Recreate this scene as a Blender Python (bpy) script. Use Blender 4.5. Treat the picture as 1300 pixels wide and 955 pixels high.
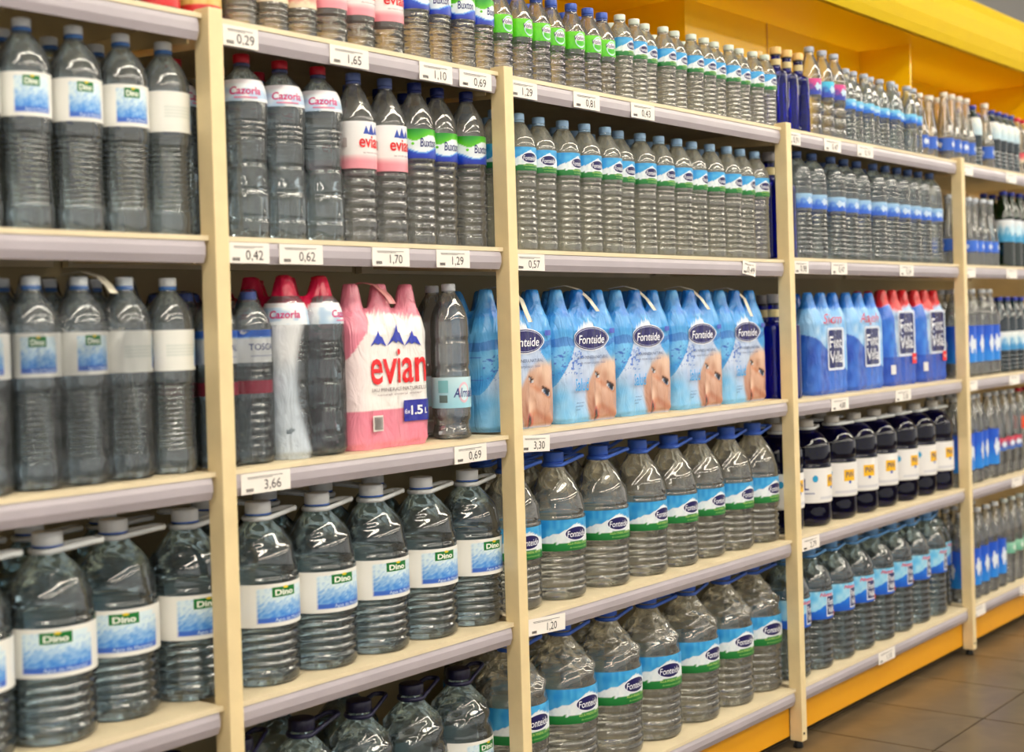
import bpy, bmesh, math, random
from mathutils import Vector, Matrix
random.seed(7)
for o in list(bpy.data.objects): bpy.data.objects.remove(o)
SC = bpy.context.scene
COL = SC.collection
PI = math.pi

# ------------------------------------------------------------------ camera, world, exposure
CAMZ = 1.28
yaw, pit, rol = math.radians(51.596), math.radians(0.600), math.radians(1.657)
F = Vector((math.sin(yaw)*math.cos(pit), math.cos(yaw)*math.cos(pit), -math.sin(pit)))
R0 = Vector((math.cos(yaw), -math.sin(yaw), 0))
U0 = R0.cross(F)
Rr = math.cos(rol)*R0 - math.sin(rol)*U0
Ur = math.sin(rol)*R0 + math.cos(rol)*U0
cd = bpy.data.cameras.new('camera'); cam = bpy.data.objects.new('camera', cd); COL.objects.link(cam)
M4 = Matrix((Rr, Ur, -F)).transposed().to_4x4(); M4.translation = (0, -1.9893, CAMZ)
cam.matrix_world = M4
cd.lens = 50; cd.sensor_width = 36; cd.sensor_fit = 'HORIZONTAL'
cd.shift_y = -45/1300
cd.clip_start = 0.05
cd.dof.use_dof = True; cd.dof.focus_distance = 3.35; cd.dof.aperture_fstop = 2.8
SC.camera = cam
w = bpy.data.worlds.new('store_ambience'); SC.world = w; w.use_nodes = True
w.node_tree.nodes['Background'].inputs[0].default_value = (1.0, .96, .90, 1)
w.node_tree.nodes['Background'].inputs[1].default_value = 0.95
vs = SC.view_settings
vs.view_transform = 'Standard'; vs.look = 'None'; vs.gamma = 1; vs.use_curve_mapping = False
vs.exposure = 0.12
cy = SC.cycles
cy.max_bounces = 14; cy.transmission_bounces = 12; cy.glossy_bounces = 4; cy.diffuse_bounces = 4
cy.transparent_max_bounces = 24; cy.caustics_reflective = False; cy.caustics_refractive = False
cy.sample_clamp_indirect = 4.0
LAMP_E = 17.0            # emission of the ceiling fluorescents
CANOPY_FILL_E = 5.0           # emission of unseen tubes added inside the canopy to light the soffit

# ------------------------------------------------------------------ helpers
def lin(c):
    f = lambda v: v/12.92 if v <= .04045 else ((v+.055)/1.055)**2.4
    return tuple(f(v/255) for v in c[:3])
def lerp(a, b, t): return a+(b-a)*t
def mixc(a, b, t):
    t = max(0, min(1, t)); return tuple(lerp(x, y, t) for x, y in zip(a, b))
def sstep(a, b, x):
    t = max(0, min(1, (x-a)/(b-a))); return t*t*(3-2*t)
def hsh(i, j=0): return (math.sin(i*127.1+j*311.7)*43758.5453) % 1.0
def vnoise(x, y):
    i, j = math.floor(x), math.floor(y); u, v = x-i, y-j
    u, v = u*u*(3-2*u), v*v*(3-2*v)
    return lerp(lerp(hsh(i, j), hsh(i+1, j), u), lerp(hsh(i, j+1), hsh(i+1, j+1), u), v)

def mesh_from(name, V, Fc, mats, smooth=True, mi=None, cols=None):
    m = bpy.data.meshes.new(name); m.from_pydata(V, [], Fc)
    for k in (mats if isinstance(mats, (list, tuple)) else [mats]): m.materials.append(k)
    if mi: m.polygons.foreach_set('material_index', mi)
    if smooth: m.polygons.foreach_set('use_smooth', [True]*len(m.polygons))
    if cols:
        a = m.color_attributes.new('Col', 'FLOAT_COLOR', 'POINT')
        a.data.foreach_set('color', [x for c in cols for x in c])
    m.update(); return m
def link(name, data, parent=None, loc=(0, 0, 0), rot=(0, 0, 0)):
    o = bpy.data.objects.new(name, data); COL.objects.link(o)
    if parent: o.parent = parent
    o.location = loc; o.rotation_euler = rot; return o
def tag(o, label=None, cat=None, group=None, kind=None):
    if label: o['label'] = label
    if cat: o['category'] = cat
    if group: o['group'] = group
    if kind: o['kind'] = kind
    return o
def thing(name, label, cat, loc=(0, 0, 0), rz=0, group=None):
    return tag(link(name, None, None, loc, (0, 0, rz)), label, cat, group)
def box(V, Fc, x0, x1, y0, y1, z0, z1):
    b = len(V)
    V += [(x0, y0, z0), (x1, y0, z0), (x1, y1, z0), (x0, y1, z0), (x0, y0, z1), (x1, y0, z1), (x1, y1, z1), (x0, y1, z1)]
    Fc += [tuple(b+i for i in f) for f in ((0, 3, 2, 1), (4, 5, 6, 7), (0, 1, 5, 4), (1, 2, 6, 5), (2, 3, 7, 6), (3, 0, 4, 7))]
def boxmesh(name, mat, *bs, bevel=0):
    V, Fc = [], []
    for b in bs: box(V, Fc, *b)
    m = mesh_from(name, V, Fc, mat, smooth=False)
    if bevel:
        bm = bmesh.new(); bm.from_mesh(m)
        bmesh.ops.bevel(bm, geom=bm.edges[:], offset=bevel, segments=2, affect='EDGES', profile=.6)
        bm.to_mesh(m); bm.free()
    return m
def pchip(pts):
    xs = [p[0] for p in pts]; ys = [p[1] for p in pts]; n = len(pts)
    d = [(ys[i+1]-ys[i])/(xs[i+1]-xs[i]) for i in range(n-1)]
    m = [d[0]]+[0 if d[i-1]*d[i] <= 0 else 2*d[i-1]*d[i]/(d[i-1]+d[i]) for i in range(1, n-1)]+[d[-1]]
    def f(x):
        if x <= xs[0]: return ys[0]
        if x >= xs[-1]: return ys[-1]
        i = 0
        while x > xs[i+1]: i += 1
        h = xs[i+1]-xs[i]; t = (x-xs[i])/h
        return (2*t**3-3*t*t+1)*ys[i]+(t**3-2*t*t+t)*h*m[i]+(-2*t**3+3*t*t)*ys[i+1]+(t**3-t*t)*h*m[i+1]
    return f
def lathe(name, zr, mat, seg=32, mod=None, cap0=True, cap1=True):
    V, Fc = [], []
    for k, (z, r) in enumerate(zr):
        for s in range(seg):
            a = 2*PI*s/seg
            q = r*(mod(a, z) if mod else 1)
            V.append((q*math.sin(a), -q*math.cos(a), z))
    for k in range(len(zr)-1):
        for s in range(seg):
            t = (s+1) % seg
            Fc.append((k*seg+s, k*seg+t, (k+1)*seg+t, (k+1)*seg+s))
    if cap0: Fc.append(tuple(reversed(range(seg))))
    if cap1: Fc.append(tuple((len(zr)-1)*seg+s for s in range(seg)))
    return mesh_from(name, V, Fc, mat)
def tube(name, pts, r, mat, closed=False, seg=8, flat=1.0):
    V, Fc = [], []; n = len(pts); P = [Vector(p) for p in pts]
    for i in range(n):
        a = P[(i-1) % n] if (closed or i) else P[i]; b = P[(i+1) % n] if (closed or i < n-1) else P[i]
        t = (b-a).normalized(); up = Vector((0, 0, 1))
        if abs(t.dot(up)) > .95: up = Vector((0, 1, 0))
        sx = t.cross(up).normalized(); sy = sx.cross(t)
        for s in range(seg):
            an = 2*PI*s/seg; v = P[i]+sx*r*math.cos(an)+sy*r*flat*math.sin(an); V.append(tuple(v))
    for i in range(n if closed else n-1):
        j = (i+1) % n
        for s in range(seg):
            t = (s+1) % seg; Fc.append((i*seg+s, i*seg+t, j*seg+t, j*seg+s))
    if not closed:
        Fc.append(tuple(range(seg))); Fc.append(tuple((n-1)*seg+s for s in reversed(range(seg))))
    return mesh_from(name, V, Fc, mat)

def fill(shape, f=.007):
    V, Fc = shape; bm = bmesh.new(); vs_ = [bm.verts.new((x, y, 0)) for x, y in V]
    for q in Fc: bm.faces.new([vs_[i] for i in q])
    for _ in range(4):
        E_ = [e for e in bm.edges if e.calc_length() > f]
        if not E_: break
        bmesh.ops.subdivide_edges(bm, edges=E_, cuts=1); bmesh.ops.triangulate(bm, faces=bm.faces[:])
    bm.verts.index_update(); V = [(v.co.x, v.co.y) for v in bm.verts]; Fc = [tuple(v.index for v in f_.verts) for f_ in bm.faces]; bm.free(); return V, Fc

_tc = {}
def text2d(s, size, shear=0.0, bold=0.0, fine=None):
    """flat lettering as (verts2d, faces), centred on 0,0; size is the cap height in metres"""
    fine = fine or .011
    key = (s, round(size, 5), shear, bold, fine)
    if key in _tc: return _tc[key]
    c = bpy.data.curves.new('t', 'FONT'); c.body = s; c.size = 1; c.shear = shear; c.offset = bold
    c.align_x = 'LEFT'; c.resolution_u = 3
    o = bpy.data.objects.new('t', c); COL.objects.link(o)
    dg = bpy.context.evaluated_depsgraph_get(); ev = o.evaluated_get(dg); m = ev.to_mesh()
    bm = bmesh.new(); bm.from_mesh(m); ev.to_mesh_clear()
    bpy.data.objects.remove(o); bpy.data.curves.remove(c)
    k = size/.70
    for v in bm.verts: v.co *= k
    bmesh.ops.triangulate(bm, faces=bm.faces[:])
    if fine:
        for _ in range(3):
            E_ = [e for e in bm.edges if e.calc_length() > fine]
            if not E_: break
            bmesh.ops.subdivide_edges(bm, edges=E_, cuts=1); bmesh.ops.triangulate(bm, faces=bm.faces[:])
    bm.verts.index_update()
    V = [(v.co.x, v.co.y) for v in bm.verts]; Fc = [tuple(v.index for v in f.verts) for f in bm.faces]
    bm.free()
    if V:
        x0, x1 = min(v[0] for v in V), max(v[0] for v in V)
        y0 = 0; V = [(v[0]-(x0+x1)/2, v[1]-size/2) for v in V]
    _tc[key] = (V, Fc); return _tc[key]
def squeeze(t, width):
    V, Fc = t; x = max(v[0] for v in V); k = width/2/x
    return [(a*k, b) for a, b in V], Fc
def ellipse2d(a, b, n=28):
    return fill(_ell(a, b, n), max(.006, min(.012, a*.45)))
def _ell(a, b, n):
    return [(0, 0)]+[(a*math.cos(2*PI*i/n), b*math.sin(2*PI*i/n)) for i in range(n)], [(0, 1+i, 1+(i+1) % n) for i in range(n)]
def rect2d(a, b, n=6):
    V = []; Fc = []
    for i in range(n+1):
        x = -a+2*a*i/n; V += [(x, -b), (x, b)]
    for i in range(n): Fc.append((2*i, 2*i+2, 2*i+3, 2*i+1))
    return V, Fc

# ------------------------------------------------------------------ materials
def newmat(name):
    m = bpy.data.materials.new(name); m.use_nodes = True
    nt = m.node_tree; nt.nodes.clear(); out = nt.nodes.new('ShaderNodeOutputMaterial')
    return m, nt, out
def principled(name, c, rough=.45, spec=.5, metal=0, noise=0, nscale=30, bump=0, bscale=80, coat=0):
    m, nt, out = newmat(name); p = nt.nodes.new('ShaderNodeBsdfPrincipled'); nt.links.new(p.outputs[0], out.inputs[0])
    p.inputs['Base Color'].default_value = (*lin(c), 1); p.inputs['Roughness'].default_value = rough
    p.inputs['Specular IOR Level'].default_value = spec; p.inputs['Metallic'].default_value = metal
    p.inputs['Coat Weight'].default_value = coat
    if noise:
        tc = nt.nodes.new('ShaderNodeTexCoord'); n = nt.nodes.new('ShaderNodeTexNoise'); n.inputs['Scale'].default_value = nscale
        n.inputs['Detail'].default_value = 5
        nt.links.new(tc.outputs['Object'], n.inputs['Vector'])
        r = nt.nodes.new('ShaderNodeValToRGB')
        r.color_ramp.elements[0].position = .3; r.color_ramp.elements[1].position = .7
        r.color_ramp.elements[0].color = (*lin(tuple(v*(1-noise) for v in c)), 1); r.color_ramp.elements[1].color = (*lin(c), 1)
        nt.links.new(n.outputs[0], r.inputs[0]); nt.links.new(r.outputs[0], p.inputs['Base Color'])
    if bump:
        tc = nt.nodes.new('ShaderNodeTexCoord'); n2 = nt.nodes.new('ShaderNodeTexNoise'); n2.inputs['Scale'].default_value = bscale
        nt.links.new(tc.outputs['Object'], n2.inputs['Vector'])
        b = nt.nodes.new('ShaderNodeBump'); b.inputs['Strength'].default_value = bump; b.inputs['Distance'].default_value = .01
        nt.links.new(n2.outputs[0], b.inputs['Height']); nt.links.new(b.outputs[0], p.inputs['Normal'])
    return m
def emission(name, c, s):
    m, nt, out = newmat(name); e = nt.nodes.new('ShaderNodeEmission'); e.inputs[0].default_value = (*lin(c), 1); e.inputs[1].default_value = s
    nt.links.new(e.outputs[0], out.inputs[0]); return m
def pet(name, tint, ior=1.28, refr=.30, rough=.0, gloss_ior=1.75, bump=.0, caustic_haze=.085):
    """clear plastic full of water: part straight-through, part bent light, mirror-like skin"""
    m, nt, out = newmat(name); N = nt.nodes.new; L = nt.links.new
    tr = N('ShaderNodeBsdfTransparent'); tr.inputs[0].default_value = (*lin(tint), 1)
    rf = N('ShaderNodeBsdfRefraction'); rf.inputs['Color'].default_value = (*lin(tint), 1)
    rf.inputs['Roughness'].default_value = rough; rf.inputs['IOR'].default_value = ior
    gl = N('ShaderNodeBsdfGlossy'); gl.inputs['Roughness'].default_value = .035; gl.inputs['Color'].default_value = (1, 1, 1, 1)
    mx0 = N('ShaderNodeMixShader'); mx0.inputs[0].default_value = refr
    L(tr.outputs[0], mx0.inputs[1]); L(rf.outputs[0], mx0.inputs[2])
    hz = N('ShaderNodeBsdfTranslucent'); hz.inputs[0].default_value = (*lin(tint), 1); hd = N('ShaderNodeBsdfDiffuse'); hd.inputs[0].default_value = (*lin(tint), 1)
    hm = N('ShaderNodeMixShader'); hm.inputs[0].default_value = .5; L(hz.outputs[0], hm.inputs[1]); L(hd.outputs[0], hm.inputs[2])
    mx = N('ShaderNodeMixShader'); mx.inputs[0].default_value = caustic_haze  # diffuse haze in the tint stands in for scattered and caustic light
    L(mx0.outputs[0], mx.inputs[1]); L(hm.outputs[0], mx.inputs[2])
    fr = N('ShaderNodeFresnel'); fr.inputs[0].default_value = gloss_ior
    mm = N('ShaderNodeMixShader'); L(fr.outputs[0], mm.inputs[0]); L(mx.outputs[0], mm.inputs[1]); L(gl.outputs[0], mm.inputs[2])
    tc = N('ShaderNodeTexCoord'); n = N('ShaderNodeTexNoise'); n.inputs['Scale'].default_value = 45; L(tc.outputs['Object'], n.inputs['Vector'])
    b = N('ShaderNodeBump'); b.inputs['Strength'].default_value = .10 if not bump else bump; b.inputs['Distance'].default_value = .004
    L(n.outputs[0], b.inputs['Height'])
    for q in (rf, gl): L(b.outputs[0], q.inputs['Normal'])
    L(mm.outputs[0], out.inputs[0]); return m
def printmat(name, rough=.35):
    m, nt, out = newmat(name); p = nt.nodes.new('ShaderNodeBsdfPrincipled'); nt.links.new(p.outputs[0], out.inputs[0])
    a = nt.nodes.new('ShaderNodeVertexColor'); a.layer_name = 'Col'; nt.links.new(a.outputs[0], p.inputs['Base Color'])
    p.inputs['Roughness'].default_value = rough; p.inputs['Specular IOR Level'].default_value = .4
    return m
def filmmat(name):
    """shrink film: printed where the colour's alpha is 1, clear where it is 0"""
    m, nt, out = newmat(name); N = nt.nodes.new; L = nt.links.new
    a = N('ShaderNodeVertexColor'); a.layer_name = 'Col'
    tc = N('ShaderNodeTexCoord'); mp = N('ShaderNodeMapping'); mp.inputs['Scale'].default_value = (1, 1, .35); L(tc.outputs['Object'], mp.inputs[0])
    n = N('ShaderNodeTexNoise'); n.inputs['Scale'].default_value = 38; n.inputs['Detail'].default_value = 3; n.inputs['Distortion'].default_value = 1.2
    L(mp.outputs[0], n.inputs['Vector'])
    b = N('ShaderNodeBump'); b.inputs['Strength'].default_value = .55; b.inputs['Distance'].default_value = .012; L(n.outputs[0], b.inputs['Height'])
    p = N('ShaderNodeBsdfPrincipled'); L(a.outputs[0], p.inputs['Base Color']); p.inputs['Roughness'].default_value = .22; L(b.outputs[0], p.inputs['Normal'])
    p.inputs['Specular IOR Level'].default_value = .6
    tr = N('ShaderNodeBsdfTransparent'); tr.inputs[0].default_value = (.96, .97, .98, 1)
    gl = N('ShaderNodeBsdfGlossy'); gl.inputs['Roughness'].default_value = .12; L(b.outputs[0], gl.inputs['Normal'])
    df = N('ShaderNodeBsdfTranslucent'); df.inputs[0].default_value = (.8, .84, .88, 1)
    d2 = N('ShaderNodeBsdfDiffuse'); d2.inputs[0].default_value = (.8, .84, .88, 1)
    ad = N('ShaderNodeMixShader'); ad.inputs[0].default_value = .5; L(df.outputs[0], ad.inputs[1]); L(d2.outputs[0], ad.inputs[2])
    m0 = N('ShaderNodeMixShader'); m0.inputs[0].default_value = .025; L(tr.outputs[0], m0.inputs[1]); L(ad.outputs[0], m0.inputs[2])
    fr = N('ShaderNodeFresnel'); fr.inputs[0].default_value = 1.28; L(b.outputs[0], fr.inputs['Normal'])
    m1 = N('ShaderNodeMixShader'); L(fr.outputs[0], m1.inputs[0]); L(m0.outputs[0], m1.inputs[1]); L(gl.outputs[0], m1.inputs[2])
    m2 = N('ShaderNodeMixShader'); L(a.outputs['Alpha'], m2.inputs[0]); L(m1.outputs[0], m2.inputs[1]); L(p.outputs[0], m2.inputs[2])
    L(m2.outputs[0], out.inputs[0]); return m

M_cream = principled('cream_painted_steel', (236, 214, 166), .42, .4, noise=.05, nscale=14)
M_deck = principled('cream_shelf_deck', (232, 216, 182), .5, .3, noise=.06, nscale=9)
M_back = principled('brown_back_panel', (186, 172, 136), .6, .2)
M_rail = principled('lilac_grey_rail_plastic', (176, 168, 176), .28, .5, noise=.05, nscale=6)
M_ticket = principled('white_ticket_paper', (240, 234, 228), .6, .2)
M_ink = principled('dark_ticket_ink', (52, 48, 52), .7, .1)
M_yellow = principled('yellow_canopy_gloss', (250, 200, 8), .22, .5)
m, nt, out = newmat('yellow_soffit_acrylic')
_p = nt.nodes.new('ShaderNodeBsdfPrincipled'); _p.inputs['Base Color'].default_value = (*lin((250, 200, 8)), 1); _p.inputs['Roughness'].default_value = .2
_t = nt.nodes.new('ShaderNodeBsdfTranslucent'); _t.inputs[0].default_value = (*lin((255, 214, 30)), 1)  # translucent share added so the hidden tubes glow through
_x = nt.nodes.new('ShaderNodeMixShader'); _x.inputs[0].default_value = .35
nt.links.new(_p.outputs[0], _x.inputs[1]); nt.links.new(_t.outputs[0], _x.inputs[2]); nt.links.new(_x.outputs[0], out.inputs[0])
M_soffit = m
M_fascia = principled('yellow_fascia', (214, 180, 2), .6, .15)
M_kick = principled('yellow_kick_plate', (222, 154, 8), .4, .4)
M_black = principled('black_plastic', (16, 15, 15), .5, .3)
M_ceil = principled('ceiling_grey', (205, 203, 198), .8, .1)
M_white = principled('white_plastic', (226, 230, 232), .35, .4)
M_print = printmat('printed_label')
M_film = filmmat('shrink_film')
M_clear = pet('pet_clear', (252, 254, 254), caustic_haze=.14, refr=.34)
M_bluish = pet('pet_bluish', (238, 249, 254), caustic_haze=.15, refr=.34)
M_warm = pet('pet_neutral', (255, 254, 246), caustic_haze=.16, refr=.34)
M_jug = pet('pet_jug', (222, 238, 244), caustic_haze=.075, refr=.34)
M_lit_haze = pet('pet_lit_haze', (255, 255, 244), caustic_haze=.26, refr=.32)  # stronger haze puts the brightness of the better-lit rows into the material
M_cobalt = pet('cobalt_glass', (44, 66, 236), refr=.3, bump=.05, gloss_ior=1.45, caustic_haze=.1)
M_navy = pet('navy_pet', (26, 32, 150), refr=.3, bump=.05, gloss_ior=1.42, caustic_haze=.05)
M_green = pet('green_pet', (20, 110, 48), refr=.3)
M_teal = pet('teal_pet', (70, 130, 160), refr=.4)
_cm = {}
def cmat(c, rough=.38):
    if c not in _cm: _cm[c] = principled('plastic_%d_%d_%d' % c, c, rough, .45)
    return _cm[c]
WHITE_CAP = (240, 244, 248); PALEBLUE = (160, 198, 236); PERI = (110, 132, 200); DBLUE = (30, 48, 130); RED = (206, 22, 48)
BLUE = (52, 86, 178); CREAMCAP = (226, 222, 206)

# ------------------------------------------------------------------ label printing
def label_mesh(name, rf, z0, z1, paint, prints=(), seg=96, rows=26, off=.0006):
    V, Fc, C = [], [], []
    rm = rf((z0+z1)/2)
    for j in range(rows+1):
        t = j/rows; z = lerp(z0, z1, t); r = rf(z)+off
        for i in range(seg):
            a = 2*PI*i/seg-PI
            V.append((r*math.sin(a), -r*math.cos(a), z)); c = paint(a*rm, t); C.append((*lin(c), 1))
    for j in range(rows):
        for i in range(seg):
            k = (i+1) % seg; Fc.append((j*seg+i, j*seg+k, (j+1)*seg+k, (j+1)*seg+i))
    for lay, (sh, s, t, c) in enumerate(prints):
        b = len(V); z = lerp(z0, z1, t)
        for x, y in sh[0]:
            zz = z+y; a = (s+x)/rm; r = rf(zz)+off+.0006+.00025*lay
            V.append((r*math.sin(a), -r*math.cos(a), zz)); C.append((*lin(c), 1))
        Fc += [tuple(b+i for i in f) for f in sh[1]]
    return mesh_from(name, V, Fc, M_print, cols=C)

def d_dino(wd=.075, ht=.07):
    def paint(s, t):
        half = wd/2
        for c0 in (0, PI*.0435*2*.5*0):
            pass
        per = wd*1.62; q = (s+per/2) % per-per/2
        if s > per/2+wd*.2 and s < per*1.2:   # the plain reverse with small print
            return (232, 232, 226) if not (.2 < t < .7 and abs((t*14) % 1-.5) < .18) else (206, 212, 206)
        if abs(q) < half and .10 < t < .92:
            k = vnoise(q*420+t*9, t*26-q*150)
            c = mixc((62, 130, 214), (214, 232, 240), sstep(.1, .8, t)+(k-.45)*.75)
            if t < .22: c = (58, 100, 194)
            if q/half+.0 > .86 and t > .8: c = (230, 232, 230)
            return c
        return (234, 233, 228)
    g = lambda s: [(rect2d(wd*.22, ht*.115), s-wd*.05, .80, (18, 112, 46)),
                   (squeeze(text2d('Dino', ht*.13, 0, .03), wd*.34), s-wd*.05, .79, (244, 246, 236)),
                   (ellipse2d(wd*.05, ht*.03, 10), s-wd*.03, .90, (226, 196, 40)),
                   (squeeze(text2d('Agua de Manantial', ht*.075), wd*.62), s+wd*.08, .16, (206, 226, 244))]
    return paint, g(0)+g(-wd*1.62)
def d_fonteide(wd, ht):
    def paint(s, t):
        q = abs(s)/(wd/2)
        peak = .98-.52*q if s < 0 else .98-.42*q
        g_top = .30-.10*math.sin(min(1, abs(s)/(wd*.9))*PI/2)+(.05 if s < -wd*.5 else 0)
        per = wd*1.5
        if abs(s) > per: return mixc((70, 170, 220), (200, 228, 240), sstep(.2, .9, t)) if t > .3 else (40, 130, 74)
        if t < g_top: return mixc((16, 104, 44), (36, 132, 60), t/.3)
        if t < g_top+.06+peak*.52: return mixc((214, 226, 234), (240, 244, 246), vnoise(s*300, t*8))
        return mixc((96, 182, 226), (24, 132, 206), vnoise(s*120+3, t*5)*.7+t*.25)
    s = wd*.0
    P = [(ellipse2d(wd*.315, ht*.235), s, .54, (232, 236, 246)), (ellipse2d(wd*.285, ht*.205), s, .54, (24, 20, 84)),
         (squeeze(text2d('Fonteide', ht*.2, .15, .004), wd*.5), s, .53, (240, 242, 250)),
         (squeeze(text2d('AGUA MINERAL NATURAL', ht*.075), wd*.6), s+wd*.05, .22, (190, 216, 120)),
         (squeeze(text2d('de mineralizacion debil', ht*.06), wd*.5), s+wd*.05, .10, (150, 196, 110))]
    return paint, P
def d_evian(wd, ht):
    def paint(s, t):
        if t < .17: return (226, 146, 158)
        if t < .27: return mixc((226, 146, 158), (236, 206, 208), (t-.17)/.1)
        return mixc((236, 228, 226), (240, 238, 240), t)
    tri = lambda a, b: ([(-a, -b), (a, -b), (0, b), (-.3*a, -.1*b)], [(0, 1, 2)])
    P = [(tri(wd*.10, ht*.09), wd*-.12, .82, (52, 80, 172)), (tri(wd*.12, ht*.12), wd*.06, .84, (44, 70, 166)), (tri(wd*.10, ht*.085), wd*.25, .82, (52, 80, 172)),
         (squeeze(text2d('evian', ht*.26, 0, .02), wd*.82), wd*.06, .58, (214, 34, 40)),
         (squeeze(text2d('eau minerale naturelle', ht*.05), wd*.6), wd*.06, .34, (150, 120, 130)),
         (rect2d(wd*.16, ht*.10), -wd*.85, .55, (190, 178, 178))]
    return paint, P
def d_buxton(wd, ht):
    def paint(s, t):
        hill = .70+.10*math.sin(s/wd*5+.6)
        sw = .26+.10*math.sin(s/wd*4.2-.8)
        if t > hill: return mixc((96, 190, 30), (30, 140, 40), (t-hill)*3)
        if t < sw: return mixc((20, 40, 150), (24, 80, 196), t*3)
        if t < sw+.05: return (110, 170, 226)
        return (226, 234, 240)
    P = [(squeeze(text2d('Buxton', ht*.3, .1, .012), wd*.7), wd*.10, .54, (26, 34, 110)),
         (squeeze(text2d('Buxton', ht*.3, .1, .012), wd*.7), -wd*1.2, .54, (26, 34, 110)),
         (ellipse2d(wd*.05, ht*.05), -wd*.5, .5, (100, 190, 40))]
    return paint, P
def d_volvic(wd, ht):
    def paint(s, t):
        k = vnoise(s*500, t*14)
        c = mixc((66, 178, 20), (116, 214, 30), t*.6+k*.4)
        if abs(s) > wd*.8 and k > .6: c = (58, 150, 30)
        return c
    P = [(ellipse2d(wd*.28, ht*.44), 0, .5, (196, 226, 232)), (ellipse2d(wd*.235, ht*.37), 0, .5, (150, 214, 120)),
         (ellipse2d(wd*.22, ht*.16), 0, .34, (70, 180, 40)),
         (ellipse2d(wd*.27, ht*.17), -wd*.03, .62, (236, 232, 240)),
         (squeeze(text2d('Volvic', ht*.24, .2, .02), wd*.56), -wd*.04, .62, (58, 34, 96))]
    return paint, P
def d_cazorla(wd, ht):
    def paint(s, t):
        k = vnoise(s*60+5, t*4)
        return mixc((226, 232, 238), (170, 196, 222), sstep(.55, .8, k)) if t < .8 else (230, 226, 232)
    P = [(squeeze(text2d('Cazorla', ht*.34, .1, .02), wd*.85), 0, .48, (196, 30, 110)),
         (squeeze(text2d('Cazorla', ht*.34, .1, .02), wd*.85), wd*1.5, .48, (196, 30, 110)),
         (squeeze(text2d('Cazorla', ht*.34, .1, .02), wd*.85), -wd*1.5, .48, (196, 30, 110)),
         (rect2d(wd*.3, ht*.03), 0, .16, (214, 110, 150))]
    return paint, P
def d_blank(c_top, c_bot, stroke=None, wd=.06, ht=.04, txt=None, tcol=(240, 242, 246), tsize=.3):
    def paint(s, t): return mixc(c_bot, c_top, sstep(.15, .85, t+(vnoise(s*160, t*5)-.5)*.3))
    P = []
    if txt: P = [(squeeze(text2d(txt, ht*tsize, .1, .02), wd*.8), q, .55, tcol) for q in (0, wd*1.35, -wd*1.35)]
    if stroke:
        for q in (0, wd*1.2, -wd*1.2):
            P += [(ellipse2d(wd*.28, ht*.14, 14), q, .5, stroke), (ellipse2d(wd*.10, ht*.26, 12), q-wd*.12, .5, stroke), (ellipse2d(wd*.07, ht*.22, 12), q+wd*.16, .45, stroke)]
    return paint, P
def d_toscal(wd, ht):
    def paint(s, t):
        if t > .8: return (30, 96, 200)
        if t > .74: return (150, 190, 230)
        return (228, 230, 232)
    P = [(squeeze(text2d('TOSCAL', ht*.2, 0, .005), wd*.9), q, .48, (70, 86, 140)) for q in (0, wd*1.4, -wd*1.4)]
    P += [(rect2d(wd*.4, ht*.012), q, .2, (150, 160, 190)) for q in (0, wd*1.4, -wd*1.4)]
    return paint, P
def d_almi(wd, ht):
    def paint(s, t): return mixc((150, 206, 226), (196, 226, 236), t)
    P = [(ellipse2d(wd*.2, ht*.34), wd*.05, .5, (226, 190, 206)), (ellipse2d(wd*.15, ht*.26), wd*.05, .5, (206, 230, 238)),
         (squeeze(text2d('Almalis', ht*.3, .25, .01), wd*.85), wd*.12, .5, (54, 60, 130)),
         (rect2d(wd*.13, ht*.12), -wd*.62, .3, (90, 110, 110)), (rect2d(wd*.16, ht*.2), -wd*.62, .7, (120, 180, 190))]
    return paint, P
def d_vella(wd, ht):
    def paint(s, t):
        hill = .42+.16*math.sin(s/wd*4.5+1)
        return mixc((26, 84, 190), (30, 120, 220), t*2) if t < hill else mixc((96, 186, 234), (180, 222, 242), vnoise(s*90, t*4))
    P = [(rect2d(wd*.20, ht*.38), wd*.12, .46, (226, 232, 244)), (rect2d(wd*.17, ht*.33), wd*.12, .46, (24, 34, 96)),
         (squeeze(text2d('Font', ht*.22, 0, .02), wd*.28), wd*.12, .60, (240, 242, 248)), (squeeze(text2d('Vella', ht*.22, 0, .02), wd*.29), wd*.12, .32, (240, 242, 248)),
         (squeeze(text2d('Nueva', ht*.13, .3, .02), wd*.45), wd*-.06, .88, (226, 60, 100)), (rect2d(wd*.06, ht*.09), wd*.34, .14, (226, 40, 60))]
    return paint, P
def d_navy(wd, ht, five):
    def paint(s, t): return (232, 230, 230) if not (.1 < t < .3 and abs((t*30) % 1-.5) < .2 and abs(s) < wd*.5) else (206, 206, 214)
    P = [(rect2d(wd*.2, ht*.17), 0, .62, (238, 184, 22)), (squeeze(text2d('PVH', ht*.16, 0, .02), wd*.28), 0, .64, (60, 50, 110)), (ellipse2d(wd*.05, ht*.05, 10), 0, .42, (60, 90, 180)),
         (squeeze(text2d('5L', ht*.34, 0, 0), wd*.28), wd*.95, .55, (40, 50, 120)), (squeeze(text2d('5L', ht*.34, 0, 0), wd*.28), -wd*.95, .55, (40, 50, 120)),
         (ellipse2d(wd*.08, ht*.1), -wd*.62, .7, (40, 150, 200)),
         (rect2d(wd*.3, ht*.02), -wd*.95, .28, (150, 156, 180)), (rect2d(wd*.3, ht*.02), wd*.95, .28, (150, 156, 180))]
    return paint, P

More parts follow.
